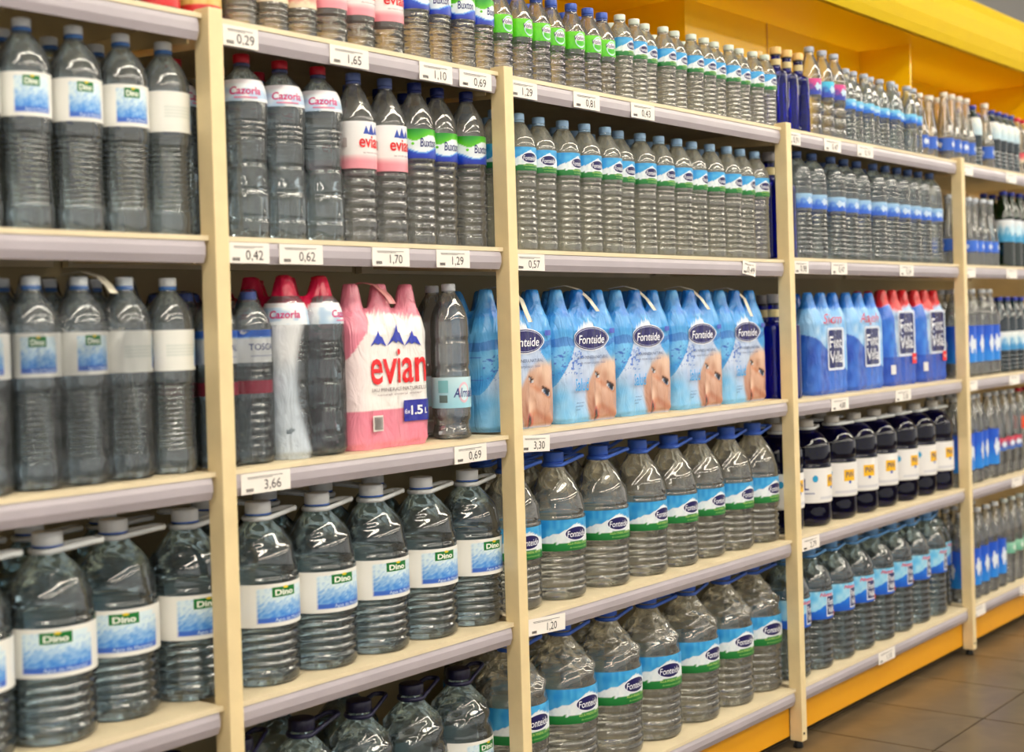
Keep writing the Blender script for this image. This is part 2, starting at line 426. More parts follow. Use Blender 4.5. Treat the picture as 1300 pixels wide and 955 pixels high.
# ------------------------------------------------------------------ bottle kinds
KIND = {}; RAD = {}
def ribs(z, lst):
    d = 0
    for z0, z1, n, amp in lst:
        if z0 <= z <= z1:
            d -= amp*(.5-.5*math.cos(2*PI*n*(z-z0)/(z1-z0)))**(2.2 if n in (3, 4, 5) else 1)
    return d
def kind(key, prof, mat, cap, rib=(), label=None, seg=36, nz=190, mod=None, handle=None, ring=None, neck=None, extra=None):
    rf = pchip(prof); zt = prof[-1][0]
    zs = sorted(set([zt*i/nz for i in range(nz+1)]+[p[0] for p in prof]))
    zr = [(z, rf(z)+ribs(z, rib)) for z in zs]
    parts = [('body', lathe(key+'_body', zr, mat, seg, mod))]
    z0, z1, r, c = cap
    cr = [(z0, r*.97), (z0+.001, r), (z1-.002, r*.985), (z1-.0006, r*.95), (z1, r*.86)]
    knurl = lambda a, z: 1+.018*(1 if int(a/(2*PI)*48) % 2 else 0)
    parts.append(('cap', lathe(key+'_cap', cr, cmat(c), 48, knurl)))
    if ring:
        a, b, rr, cc = ring
        parts.append(('neck_ring', lathe(key+'_ring', [(a, rr*.9), (a+.001, rr), (b-.001, rr), (b, rr*.9)], cmat(cc), 28)))
    if label:
        a, b, (pt, pr) = label
        parts.append(('label', label_mesh(key+'_label', rf, a, b, pt, pr)))
    for nm, me in (extra or []): parts.append((nm, me))
    if handle:
        parts.append(('handle', handle))
    KIND[key] = parts; RAD[key] = max(math.hypot(v.co.x, v.co.y) for nm, me in parts if nm != 'handle' for v in me.vertices)+.0004
    return rf
def loop_handle(name, r0, reach, z, mat, tilt=.0):
    pts = []
    n = 14
    for i in range(n+1):
        a = PI*.5+PI*i/n; pts.append((r0*math.cos(a), r0*math.sin(a), z))
    for i in range(n+1):
        a = -PI*.5+PI*i/n
        pts.append((reach+r0*.55*math.cos(a), r0*.55*math.sin(a), z+tilt*(reach+r0*.5)))
    return tube(name, pts, .0034, mat, closed=True, seg=6, flat=1.5)

P_dino15 = [(0, .036), (.005, .0412), (.025, .0432), (.05, .0428), (.10, .0418), (.15, .0424), (.172, .0436), (.262, .0436), (.278, .0412), (.295, .0345), (.310, .0235), (.320, .0152), (.328, .0142), (.334, .0142)]
kind('dino15', P_dino15, M_bluish, (.330, .345, .0155, WHITE_CAP), [(.042, .158, 13, .0028)], (.181, .2525, d_dino(.062, .0715)), ring=(.3225, .3295, .0158, (70, 120, 190)))
P_caz = [(0, .037), (.006, .0435), (.035, .0465), (.075, .0455), (.13, .0425), (.18, .0435), (.215, .046), (.25, .0465), (.28, .0435), (.30, .036), (.316, .022), (.324, .0150), (.336, .0145)]
kind('caz15', P_caz, M_bluish, (.3335, .350, .0157, RED), [(.03, .05, 1, .0016), (.085, .1, 1, .0022), (.135, .15, 1, .002), (.185, .225, 4, .0018)], (.256, .298, d_cazorla(.07, .042)),
     ring=(.326, .333, .0155, (70, 76, 120)), mod=lambda a, z: 1+.022*math.sin(3*a+z*40)*sstep(.19, .14, z)*sstep(.02, .06, z))
P_evi = [(0, .036), (.006, .0415), (.03, .043), (.07, .0425), (.1, .0425), (.135, .0432), (.25, .0432), (.262, .0408), (.285, .032), (.31, .021), (.322, .0150), (.336, .0145)]
kind('evian15', P_evi, M_clear, (.332, .348, .0156, PERI), [(.012, .035, 1, .002), (.04, .14, 5, .0024), (.142, .15, 1, .0012)], (.150, .2455, d_evian(.07, .0955)),
     ring=(.325, .3315, .0156, (96, 116, 186)), mod=lambda a, z: 1+.03*abs(math.sin(3*a))*sstep(.25, .29, z)*sstep(.325, .30, z)+.012*math.sin(6*a+z*120)*sstep(.14, .12, z)*sstep(.02, .05, z))
P_bux = [(0, .035), (.006, .0395), (.03, .0412), (.17, .0408), (.182, .0416), (.25, .0416), (.27, .0395), (.295, .031), (.315, .0195), (.324, .0148), (.337, .0145)]
kind('buxton15', P_bux, M_clear, (.333, .349, .0156, DBLUE), [(.02, .165, 8, .0026), (.168, .18, 1, .0018)], (.184, .246, d_buxton(.062, .062)),
     ring=(.326, .3325, .0155, (34, 48, 120)), mod=lambda a, z: 1+.014*math.cos(10*a)*sstep(.17, .15, z)*sstep(.02, .04, z))
P_fon = [(0, .035), (.006, .0392), (.03, .0408), (.165, .0402), (.182, .0412), (.243, .0412), (.258, .0385), (.275, .0305), (.292, .021), (.302, .0150), (.311, .0145)]
kind('fonteide15', P_fon, M_lit_haze, (.306, .322, .0154, PALEBLUE), [(.018, .15, 9, .0021), (.158, .18, 2, .0014)], (.1855, .240, d_fonteide(.072, .0545)),
     ring=(.300, .3055, .0154, (150, 186, 220)), mod=lambda a, z: 1+.028*abs(math.sin(2.5*a))*sstep(.245, .27, z)*sstep(.302, .285, z))
P_f05 = [(0, .028), (.004, .0318), (.02, .0328), (.1, .0322), (.112, .033), (.162, .033), (.175, .0305), (.190, .0235), (.203, .015), (.210, .0138), (.214, .0135)]
kind('fonteide05', P_f05, M_lit_haze, (.209, .224, .0148, (214, 226, 214)), [(.012, .098, 7, .0017), (.1, .112, 1, .001)], (.115, .161, d_fonteide(.058, .046)))
P_vol = [(0, .028), (.004, .0312), (.02, .0322), (.095, .0316), (.102, .0323), (.147, .0323), (.160, .030), (.180, .0225), (.195, .0150), (.203, .0138), (.208, .0135)]
kind('volvic05', P_vol, M_clear, (.203, .219, .0150, BLUE), [(.012, .095, 5, .0022)], (.104, .146, d_volvic(.056, .042)), ring=(.1975, .2025, .0148, (52, 80, 160)))
P_e1 = [(0, .034), (.005, .039), (.025, .0402), (.062, .0396), (.07, .0404), (.155, .0404), (.175, .0375), (.205, .0265), (.232, .0150), (.244, .0145)]
kind('evian1', P_e1, M_warm, (.238, .254, .0154, PERI), [(.012, .062, 3, .0024)], (.070, .148, d_evian(.07, .078)), mod=lambda a, z: 1+.015*math.sin(5*a+z*150)*sstep(.07, .05, z))
P_b7 = [(0, .030), (.005, .0338), (.02, .0352), (.095, .0345), (.108, .0354), (.168, .0354), (.185, .033), (.21, .022), (.226, .0146), (.238, .0143)]
kind('buxton07', P_b7, M_warm, (.234, .250, .0152, DBLUE), [(.015, .095, 6, .0022), (.097, .107, 1, .0015)], (.109, .166, d_buxton(.056, .057)), mod=lambda a, z: 1+.012*math.cos(9*a)*sstep(.1, .08, z)*sstep(.01, .03, z))
kind('redstripe', P_b7, M_warm, (.234, .250, .0152, RED), [(.012, .055, 4, .0018), (.10, .166, 4, .0014)], (.058, .098, d_blank((206, 60, 70), (222, 206, 176), None)))
kind('goldlabel', [(z, r*1.12) for z, r in P_b7], M_warm, (.234, .250, .0152, RED), [(.002, .010, 1, .001)], (.012, .12, (
    lambda s, t: (196, 40, 44) if t < .16 or abs(t-.78) < .06 else mixc((196, 160, 84), (222, 192, 120), vnoise(s*200, t*9)),
    [(squeeze(text2d('1890', .03, 0, .02), .06), q, .5, (160, 40, 40)) for q in (0, .09, -.09)])))
def cobalt(key, h, r, capc, nk):
    s = h/.255
    P = [(0, r*.93), (.004*s, r), (.12*s, r), (.165*s, r), (.178*s, r*.94), (.184*s, r*.62), (.192*s, r*.44), (.205*s, r*.42), (.236*s, r*.42)]
    ex = [('neck_label', lathe(key+'_neck', [(.200*s, r*.45), (.218*s, r*.45)], cmat((206, 190, 140)), 28, cap0=False, cap1=False)),
          ('neck_band', lathe(key+'_band', [(.2285*s, r*.47), (.2325*s, r*.47)], cmat((24, 20, 22)), 28, cap0=False, cap1=False))]
    kind(key, P, M_cobalt, (.233*s, .255*s, r*.52, capc), [], None, mod=lambda a, z: 1+.02*math.cos(8*a)*sstep(.17*s, .15*s, z)*sstep(.01, .03, z), extra=ex)
cobalt('cobalt07', .255, .034, (236, 196, 126), 0)
cobalt('cobalt15', .320, .038, (150, 146, 150), 0)
P_tall = [(0, .031), (.005, .0355), (.02, .0365), (.12, .0358), (.19, .0365), (.21, .0335), (.245, .0215), (.262, .0145), (.274, .0142)]
for k_, c_ in (('tallpink', (214, 70, 140)), ('tallblue', (70, 190, 224))):
    kind(k_, P_tall, M_clear, (.270, .286, .0155, (168, 178, 196)), [(.02, .125, 3, .003)], (.132, .182, d_blank(c_, (36, 60, 170), (190, 214, 236), .06, .05)))
P_sm = [(0, .028), (.004, .0318), (.018, .0328), (.10, .032), (.136, .0328), (.17, .0318), (.195, .025), (.218, .0150), (.232, .0138), (.238, .0135)]
kind('smallblue', P_sm, M_bluish, (.233, .247, .0150, (176, 188, 206)), [(.015, .1, 6, .0015)], (.112, .144, d_blank((120, 200, 236), (30, 100, 210), (176, 214, 240), .055, .032)))
P_cone = [(0, .029), (.004, .0325), (.012, .0335), (.10, .0335), (.13, .030), (.18, .021), (.215, .0152), (.25, .0142), (.255, .014)]
kind('sodacone', P_cone, M_warm, (.250, .267, .0152, CREAMCAP), [], (.045, .092, d_blank((40, 90, 190), (40, 90, 190), (214, 226, 240), .055, .047)))
kind('sodasmall', [(z*.9, r*.95) for z, r in P_cone], M_warm, (.225, .240, .0146, CREAMCAP), [], (.04, .085, d_blank((40, 90, 190), (40, 90, 190), (214, 226, 240), .055, .045)))
kind('sodablue', P_cone, M_clear, (.250, .267, .0152, (200, 206, 216)), [], (.055, .098, d_blank((60, 110, 210), (50, 100, 206), (206, 220, 240), .055, .043)))
P_b4 = [(0, .038), (.006, .043), (.03, .0455), (.16, .0448), (.22, .0455), (.262, .0450), (.29, .0405), (.312, .029), (.328, .0165), (.336, .0145), (.342, .0142)]
P_b4 = [(z*.955, r) for z, r in P_b4]
kind('dome15', P_b4, M_bluish, (.323, .337, .0156, (104, 140, 210)), [(.02, .15, 9, .0024), (.22, .28, 4, .0014)], (.158, .203, d_blank((150, 190, 226), (46, 96, 206), (196, 216, 240), .07, .044)), ring=(.315, .322, .0155, (70, 100, 170)))
P_alm = [(0, .036), (.006, .0418), (.03, .0428), (.06, .0428), (.145, .0428), (.155, .0405), (.165, .0428), (.205, .0428), (.215, .0410), (.225, .0428), (.255, .042), (.285, .034), (.312, .0195), (.320, .0148), (.328, .0145)]
kind('almi15', P_alm, M_clear, (.323, .339, .0156, (206, 212, 220)), [(.012, .05, 1, .004)], (.068, .135, d_almi(.07, .067)), mod=lambda a, z: 1+.03*math.cos(5*a)*sstep(.06, .03, z))
P_tos = [(0, .035), (.006, .0392), (.03, .0405), (.18, .0398), (.25, .0405), (.27, .037), (.292, .025), (.302, .0150), (.31, .0145)]
kind('toscal15', P_tos, M_bluish, (.305, .320, .0154, (60, 84, 160)), [(.015, .12, 7, .002), (.16, .18, 2, .0015)], (.1876, .248, d_toscal(.07, .06)),
     extra=[('band', lathe('toscal_band', [(.13, .0408), (.154, .0408)], principled('crimson_band', (150, 30, 60), .35), 32, cap0=False, cap1=False))])
P_grn = [(0, .034), (.005, .039), (.02, .0402), (.2, .0402), (.225, .037), (.262, .022), (.285, .0150), (.30, .0145)]
kind('green15', P_grn, M_green, (.299, .315, .0155, (40, 60, 180)), [], (.105, .195, d_blank((226, 232, 238), (60, 150, 200), (200, 226, 240), .07, .09)))
kind('teal15', P_grn, M_teal, (.292, .307, .0155, (30, 50, 160)), [(.012, .08, 4, .0018)], (.09, .165, d_blank((230, 236, 238), (60, 140, 200), (206, 230, 240), .07, .075)))
P_bl = [(0, .034), (.005, .040), (.02, .0415), (.21, .0415), (.24, .038), (.285, .024), (.312, .0150), (.326, .0145)]
kind('bluewrap', P_bl, M_clear, (.322, .338, .0156, (214, 218, 222)), [(.012, .05, 3, .0018)], (.055, .195, d_blank((30, 84, 200), (40, 130, 220), (226, 234, 246), .075, .14)))
kind('redwrap', P_bl, M_clear, (.322, .338, .0156, (214, 218, 222)), [(.012, .05, 3, .0018)], (.10, .15, d_blank((206, 70, 90), (70, 110, 190), (216, 226, 240), .075, .05)))
kind('orangecap', P_bl, M_clear, (.322, .338, .0156, (200, 24, 34)), [(.012, .05, 3, .0018)], (.17, .22, d_blank((236, 96, 50), (226, 70, 40), None)))
kind('greenlabel', P_bl, M_clear, (.322, .338, .0156, (200, 210, 206)), [(.012, .09, 5, .0018)], (.12, .165, d_blank((150, 206, 180), (110, 180, 150), (220, 236, 226), .075, .045)))
kind('bluecap07', P_b7, M_teal, (.234, .250, .0152, (30, 50, 150)), [(.012, .09, 5, .0018)], (.13, .20, d_blank((226, 230, 226), (180, 206, 220), None)))

# jugs
def jugmod(n, amp, z0, z1, rnd=0):
    def f(a, z):
        k = sstep(z0, lerp(z0, z1, .3), z)*sstep(z1, lerp(z0, z1, .75), z)
        return 1+k*(amp*math.sin(n*a+2.2*math.sin(z*60))+(rnd*(vnoise(a*n*.8+7, z*45)-.5) if rnd else 0))
    return f
P_d5 = [(0, .062), (.008, .0705), (.03, .0738), (.10, .0728), (.108, .074), (.198, .074), (.208, .0725), (.235, .070), (.262, .060), (.285, .043), (.300, .029), (.310, .0235), (.320, .0230)]
kind('dino5', P_d5, M_jug, (.318, .340, .0250, WHITE_CAP), [(.022, .106, 5, .0042), (.198, .21, 1, .0022)], (.112, .192, d_dino(.118, .08)), seg=48,
     mod=jugmod(3, .035, .20, .30), ring=(.3145, .3178, .0255, (60, 110, 200)), handle=loop_handle('dino_handle', .0285, .075, .309, M_white, .10))
P_f5 = [(0, .062), (.008, .0702), (.03, .0735), (.10, .0722), (.115, .0738), (.194, .0738), (.205, .073), (.235, .069), (.275, .050), (.305, .030), (.318, .0235), (.328, .0230)]
kind('fonteide5', P_f5, M_warm, (.326, .349, .0250, (66, 112, 220)), [(.022, .108, 5, .0032), (.196, .206, 1, .0016)], (.1175, .192, d_fonteide(.115, .0745)), seg=48,
     mod=jugmod(5, .022, .205, .31), ring=(.3195, .3258, .0262, (60, 104, 214)), handle=loop_handle('fonteide_handle', .0275, .08, .318, cmat((66, 112, 220)), .16))
s8 = .375/.349
P_f8 = [(z*s8, r*1.18 if r > .04 else r*1.05) for z, r in P_f5]
kind('fonteide8', P_f8, M_warm, (.350, .375, .0265, (66, 112, 220)), [(.022, .125, 5, .0034)], (.138, .222, d_fonteide(.135, .084)), seg=56,
     mod=jugmod(4, .05, .225, .345, .22), handle=loop_handle('fonteide8_handle', .029, .085, .343, cmat((66, 112, 220)), .12))
P_n5 = [(0, .060), (.008, .070), (.025, .0755), (.07, .0745), (.078, .0765), (.184, .0765), (.196, .0735), (.21, .0765), (.245, .0755), (.268, .064), (.288, .044), (.298, .027), (.310, .0230)]
kind('navy5', P_n5, M_navy, (.308, .330, .0245, (222, 218, 210)), [], (.074, .182, d_navy(.11, .108, True)), seg=48, ring=(.300, .3065, .0265, (216, 212, 204)),
     handle=loop_handle('navy_handle', .0285, .075, .303, M_white, .02))
P_v8 = [(0, .062), (.008, .071), (.03, .0745), (.145, .0735), (.155, .0748), (.246, .0748), (.26, .0735), (.285, .066), (.315, .048), (.338, .029), (.350, .0235), (.358, .023)]
kind('vella8', P_v8, M_jug, (.353, .374, .0250, (110, 168, 226)), [(.022, .15, 6, .003), (.248, .258, 1, .0015)], (.157, .244, d_vella(.12, .087)), seg=44,
     mod=jugmod(4, .035, .26, .345), handle=loop_handle('vella_handle', .0275, .07, .347, cmat((96, 160, 226)), .1))
P_dk = [(z, r) for z, r in P_d5]
kind('darkcap5', P_dk, M_jug, (.318, .340, .0265, (20, 20, 52)), [(.022, .104, 4, .0032)], (.112, .192, d_dino(.118, .08)), seg=44,
     mod=jugmod(4, .03, .20, .30, .12), handle=loop_handle('dark_handle', .0285, .08, .310, cmat((24, 24, 60)), .2))

PLACED, BLOCKS = [], []
def put(key, name, label, cat, group, x, y, z, rz): PLACED.append([key, name, label, cat, group, x, y, z+.0006, rz])
def settle():
    """push standing bottles apart until none touch each other, the packs or the posts; then build them"""
    for it in range(120):
        moved = 0
        for i, a in enumerate(PLACED):
            ra = RAD[a[0]]
            a[6] = max(a[6], ra+.002)
            for b in PLACED[i+1:]:
                if abs(a[7]-b[7]) > .1 or abs(a[5]-b[5]) > .25: continue
                d = ra+RAD[b[0]]; dx, dy = b[5]-a[5], b[6]-a[6]; q = math.hypot(dx, dy)
                if q < d:
                    k = (d-q)/2+.0002; ux, uy = (dx/q, dy/q) if q > 1e-6 else (1, 0)
                    a[5] -= ux*k; b[5] += ux*k
                    if uy >= 0: b[6] += 2*uy*k
                    else: a[6] -= 2*uy*k
                    moved += 1
            for (z, x0, x1, y0, y1) in BLOCKS:
                if abs(a[7]-z) < .1:
                    px, py = min(max(a[5], x0), x1), min(max(a[6], y0), y1); dx, dy = a[5]-px, a[6]-py; q = math.hypot(dx, dy)
                    if q < ra:
                        k = ra-q+.0003
                        if q > 1e-6: a[5] += dx/q*k; a[6] += dy/q*k
                        else: a[6] = y1+ra
                        moved += 1
        if not moved: break
    for key, name, label, cat, group, x, y, z, rz in PLACED:
        e = thing(name, label, cat, (x, y, z), rz, group)
        for nm, me in KIND[key]: link(nm, me, e)
def child(key, parent, x, y, rz):
    parts = KIND[key]; b = link('bottle', parts[0][1], parent, (x, y, .001), (0, 0, rz))
    for nm, me in parts[1:]: link(nm, me, b)

# ------------------------------------------------------------------ the setting
# X runs along the shelving, Y into it, front of the shelf edges at Y = 0
XU = [0.31, 1.642, 2.473, 3.803, 5.187, 6.57]
ZS = dict(A=1.845, B=1.4546, C=1.0361, D=.6207, E=.1782)
DZ = {('A', 1): .002, ('A', 3): -.002, ('B', 3): -.003, ('B', 4): .005, ('C', 3): .003, ('C', 4): -.004, ('C', 5): -.004, ('D', 4): .004, ('D', 2): -.003, ('B', 5): .005}
def sz(s, b): return ZS[s]+DZ.get((s, b), 0)
DEPTH = .48
HS = CAMZ+.995          # soffit height

m, nt, out = newmat('brown_floor_tile')
N = nt.nodes.new; L = nt.links.new
p = N('ShaderNodeBsdfPrincipled'); L(p.outputs[0], out.inputs[0]); p.inputs['Roughness'].default_value = .28
tc = N('ShaderNodeTexCoord'); n1 = N('ShaderNodeTexNoise'); n1.inputs['Scale'].default_value = 7; n1.inputs['Detail'].default_value = 8; n1.inputs['Distortion'].default_value = 1.5
oi = N('ShaderNodeObjectInfo'); ad = N('ShaderNodeVectorMath'); L(tc.outputs['Object'], ad.inputs[0]); L(oi.outputs['Location'], ad.inputs[1]); L(ad.outputs[0], n1.inputs['Vector'])
cr = N('ShaderNodeValToRGB'); cr.color_ramp.elements[0].position = .3; cr.color_ramp.elements[1].position = .72
cr.color_ramp.elements[0].color = (*lin((84, 70, 50)), 1); cr.color_ramp.elements[1].color = (*lin((110, 93, 68)), 1)
L(n1.outputs[0], cr.inputs[0]); L(cr.outputs[0], p.inputs['Base Color'])
M_tile = m
M_grout = principled('dark_grout', (58, 48, 36), .8, .1)
fl = tag(link('floor', boxmesh('floor', M_grout, (-8, 16, -7, 3, -.05, -.003))), kind='structure')
TS = .40
tm = boxmesh('tile', M_tile, (-TS/2+.003, TS/2-.003, -TS/2+.003, TS/2-.003, -.01, 0), bevel=.001)
for i in range(26):
    for j in range(8):
        link('tile', tm, fl, (.6+i*TS, -2.55+j*TS, 0))
ce = tag(link('ceiling', boxmesh('ceiling', M_ceil, (-8, 16, -7, 3, 3.3, 3.35))), kind='structure')
M_lamp = emission('fluorescent_glow', (255, 246, 228), LAMP_E)
lm_h = boxmesh('lamp_housing', M_white, (-.8, .8, -.13, .13, .012, .08), bevel=.004)
lm_d = boxmesh('lamp_diffuser', M_lamp, (-.78, .78, -.11, .11, 0, .012))
lm_u = boxmesh('lamp_ceiling_fill', emission('ceiling_fill_glow', (255, 246, 228), LAMP_E*1.3), (-.7, .7, -.05, .05, .08, .086))  # glowing strip added on the lamp tops to brighten the ceiling
lm_s = boxmesh('lamp_hanger', M_white, (-.6, -.59, -.005, .005, .08, .28), (.59, .6, -.005, .005, .08, .28))
for j, yy in enumerate((-1.2, -2.7, -4.2)):
    for i in range(8):
        e = thing('ceiling_light', 'long fluorescent ceiling lamp %s the shelving' % (('beside', 'one lamp row away from', 'two lamp rows away from')[j]), 'lamp', (-1.5+i*1.66, yy, 3.02), 0, 'fluorescent lamps over the aisle %d' % j)
        link('housing', lm_h, e); link('diffuser', lm_d, e); link('ceiling_fill', lm_u, e); link('hanger', lm_s, e)

# canopy over the shelving
cp = thing('canopy', 'glossy yellow canopy with deep fascia over the top shelf', 'canopy', (0, 0, 0))
prof = [(0.0, 0.0), (-.012, .03), (-.022, .07), (-.024, .12), (-.016, .16), (0, .195)]
V, Fc = [], []
for xx in (.3, 9.0):
    for (yy, zz) in prof: V.append((xx, yy, HS+zz))
    for (yy, zz) in reversed(prof): V.append((xx, yy+.02, HS+zz))
n_ = 2*len(prof)
Fc = [tuple(range(n_))[::-1], tuple(range(n_, 2*n_))]+[(i, (i+1) % n_, n_+(i+1) % n_, n_+i) for i in range(n_)]
fm = mesh_from('fascia', V, [Fc[0][::-1], Fc[1][::-1]]+[f[::-1] for f in Fc[2:]], M_fascia, smooth=False)
link('fascia', fm, cp)
link('soffit', mesh_from('soffit', [(.3, .02, HS), (9, .02, HS), (9, .62, HS), (.3, .62, HS)], [(0, 3, 2, 1)], M_soffit, smooth=False), cp)
link('lid', boxmesh('lid', M_fascia, (.3, 9.0, .0, .62, HS+.195, HS+.205)), cp)
link('rear_board', boxmesh('rear_board', M_fascia, (.3, 9.0, .62, .63, HS-.4, HS+.205)), cp)
tb_m = lathe('canopy_fill_tube', [(-.72, .014), (.72, .014)], emission('fill_tube_glow', (255, 232, 190), CANOPY_FILL_E), 12)  # unseen tubes added above the soffit to make it glow
for i in range(5):
    link('fill_tube', tb_m, cp, (1.2+i*1.6, .30, HS+.10), (0, PI/2, 0))
for (a, b, y0) in ((.3, 3.79, .595), (3.79, 5.05, .30), (5.05, 6.36, .42), (6.36, 9.0, .42)):
    link('back_board', boxmesh('back_board', M_yellow, (a, b, y0, .62, 1.90, HS)), cp)
for xx in (5.052, 6.36):
    link('partition', boxmesh('partition', M_yellow, (xx, xx+.012, .105, .42, 1.86, HS)), cp)
link('seam_strip', boxmesh('seam_strip', principled('yellow_joint', (190, 130, 4), .4), (4.315, 4.322, .2985, .3, 1.9, HS)), cp)

# gondola bays
post_m = boxmesh('post', M_cream, (0, .032, -.028, .012, .022, 1.857), bevel=.002)
V, Fc = [], []
foot_m = lathe('foot', [(0, .014), (.004, .015), (.012, .013), (.024, .009)], M_black, 16)
hole_m = lathe('bolt', [(0, .004), (.002, .003)], M_black, 12)
slot_m = None
def brk():
    V = [(0, .0, -.009), (0, .36, -.009), (0, .36, -.03), (0, .0, -.050), (.004, 0, -.009), (.004, .36, -.009), (.004, .36, -.03), (.004, 0, -.050)]
    return mesh_from('bracket', V, [(0, 1, 2, 3), (7, 6, 5, 4), (0, 4, 5, 1), (1, 5, 6, 2), (2, 6, 7, 3), (3, 7, 4, 0)], M_cream, smooth=False)
brk_m = brk()
BAYN = ['', 'first cream shelving bay stacked with white-labelled bottles and jugs, before the narrow bay', 'narrow cream shelving bay holding the pink six-pack', 'cream shelving bay holding the blue baby-face packs',
        'cream shelving bay holding the navy jugs', 'last cream shelving bay beyond the navy jugs']
def rail_mesh(wd):
    pr = [(-.010, -.0095), (-.0135, -.020), (-.0135, -.034), (-.0075, -.0485), (-.0045, -.0485), (-.009, -.034), (-.009, -.020), (-.002, -.0095)]
    V = [(x, y, z) for x in (0, wd) for (y, z) in pr]; n = len(pr)
    Fc = [tuple(range(n)), tuple(range(2*n-1, n-1, -1))]+[(i, n+i, n+(i+1) % n, (i+1) % n) for i in range(n)]
    return mesh_from('price_rail', V, Fc, M_rail, smooth=False)
for b in range(1, 6):
    x0, x1 = XU[b-1], XU[b]
    e = thing('shelving_bay', BAYN[b], 'shelving', (x0, 0, 0))
    W = x1-x0
    if b < 6:
        po = link('post', post_m, e); link('foot', foot_m, po, (.016, -.006, 0)); link('bolt', hole_m, po, (.012, -.028, .045), (PI/2, 0, 0))
    if b == 5:
        po = link('post', post_m, e, (W, 0, 0)); link('foot', foot_m, po, (.016, -.006, 0))
    link('back_panel', boxmesh('back_panel', M_back, (.0, W, .485, .497, .05, 1.84)), e)
    if b == 5: link('end_panel', boxmesh('end_panel', M_cream, (W+.034, W+.05, 0, .5, .02, 1.84)), e)
    link('kick_plate', boxmesh('kick_plate', M_kick, (.034, W-.004, .012, .024, .035, .128)), e)
    for s in 'ABCDE':
        if s == 'E': zb = sz('E', b)
        z = sz(s, b)
        # folded sheet deck: thin top, front lip and back lip
        V, Fc = [], []
        box(V, Fc, .033, W-.001, -.012, DEPTH, -.009, 0); box(V, Fc, .033, W-.001, .004, .016, -.033, -.009); box(V, Fc, .033, W-.001, .46, DEPTH, -.033, -.009)
        sh = link('shelf', mesh_from('shelf', V, Fc, M_deck, smooth=False), e, (0, 0, z))
        link('price_rail', rail_mesh(W-.046), sh, (.036, 0, 0))
        link('bracket', brk_m, sh, (.036, .018, -.031+.031)); link('bracket', brk_m, sh, (W-.012, .018, 0))

# ------------------------------------------------------------------ bottles in rows
ORD = 'first second third fourth fifth sixth seventh eighth ninth tenth eleventh twelfth thirteenth fourteenth fifteenth'.split()
def jit(a): return random.uniform(-a, a)
def row(key, name, label, cat, group, s, b, xs, y=.055, back=0, dy=.09, dx=.03, rz=0, jr=.25, yj=.004, land=None):
    z = sz(s, b)+.0005
    for i, x in enumerate(xs): put(key, name, label if not land else '%s, %s from %s' % (label, ORD[i], land), cat, group, x, y+jit(yj), z, rz+jit(jr))
    for k in range(1, back+1):
        for x in xs: put(key, name, label if not land else label+', in the row behind', cat, group, x+dx*(k % 2), y+dy*k+jit(.003), z, rz+jit(jr))
BO = 'bottle'
# shelf B
row('dino15', 'water_bottle', 'loose blue-necked bottle with water label', BO, 'loose blue-label bottles of the first bay', 'B', 1, [1.148, 1.238, 1.328, 1.42, 1.508], .055, 1, .1, .02, -.15, .2, land='the far end of the first bay')
put('dino15', 'water_bottle', 'blue-necked bottle showing the plain white reverse of its label beside the cream post', BO, None, 1.593, .055, sz('B', 1), -2.1)
row('caz15', 'water_bottle', 'tall red-capped bottle with magenta shoulder script', BO, 'red-capped bottles', 'B', 2, [1.80, 1.906, 2.0], .065, 0, .12, .02, -.3, .3, land='the first bay')
for x, y, r_ in ((1.735, .19, .6), (1.84, .19, .2), (1.95, .19, -.4), (2.05, .19, .3)):
    put('caz15', 'water_bottle', 'tall red-capped bottle with magenta shoulder script, in the row behind', BO, 'red-capped bottles behind', x, y, sz('B', 2), r_)
row('evian15', 'water_bottle', 'periwinkle-capped bottle with red-lettered label', BO, 'loose red-lettered bottles', 'B', 2, [2.088, 2.182], .06, 1, .1, .0, -.1, .1, land='the red caps')
row('buxton15', 'water_bottle', 'tall dark-blue-capped swoosh-label bottle', BO, 'tall green and blue label bottles', 'B', 2, [2.268, 2.350, 2.425], .06, 1, .1, .0, -.15, .15, land='the red-lettered labels')
FX = [2.545, 2.634, 2.726, 2.81, 2.893, 2.98, 3.063, 3.146, 3.234, 3.318, 3.401, 3.495, 3.585, 3.672, 3.757]
row('fonteide15', 'water_bottle', 'tall pale-blue-capped bottle with oval badge', BO, 'tall oval-badge bottles', 'B', 3, FX, .055, 1, .088, .0, -.1, .3, land='the narrow bay')
for x, y in ((3.857, .06), (3.945, .06), (3.86, .16), (3.95, .16)):
    put('cobalt15', 'glass_bottle', 'large dark blue glass bottle with grey cap, behind the cream post', BO, 'large blue glass bottles', x, y, sz('B', 4), jit(1))
row('dome15', 'water_bottle', 'round-shouldered blue-capped bottle', BO, 'round-shouldered blue-label bottles', 'B', 4, [4.045, 4.14, 4.28, 4.38, 4.475, 4.60, 4.70, 4.795, 4.89, 4.985, 5.08], .06, 1, .1, .04, -.1, .3, land='the blue glass bottles')
row('sodablue', 'soda_bottle', 'cone-necked white-capped bottle under a shelf', BO, 'cone-necked bottles under a shelf', 'B', 5, [5.255, 5.33, 5.45, 5.525, 5.60, 5.675], .05, 1, .075, .0, 0, .4, land='the bay of navy jugs')
for x, y in ((5.86, .055), (5.95, .055), (6.05, .055), (6.15, .06), (5.9, .15), (6.0, .15), (6.1, .15)):
    put('green15', 'soda_bottle', 'green bottle with blue cap and white and blue label', BO, 'green bottles', x, y, sz('B', 5), jit(.4))
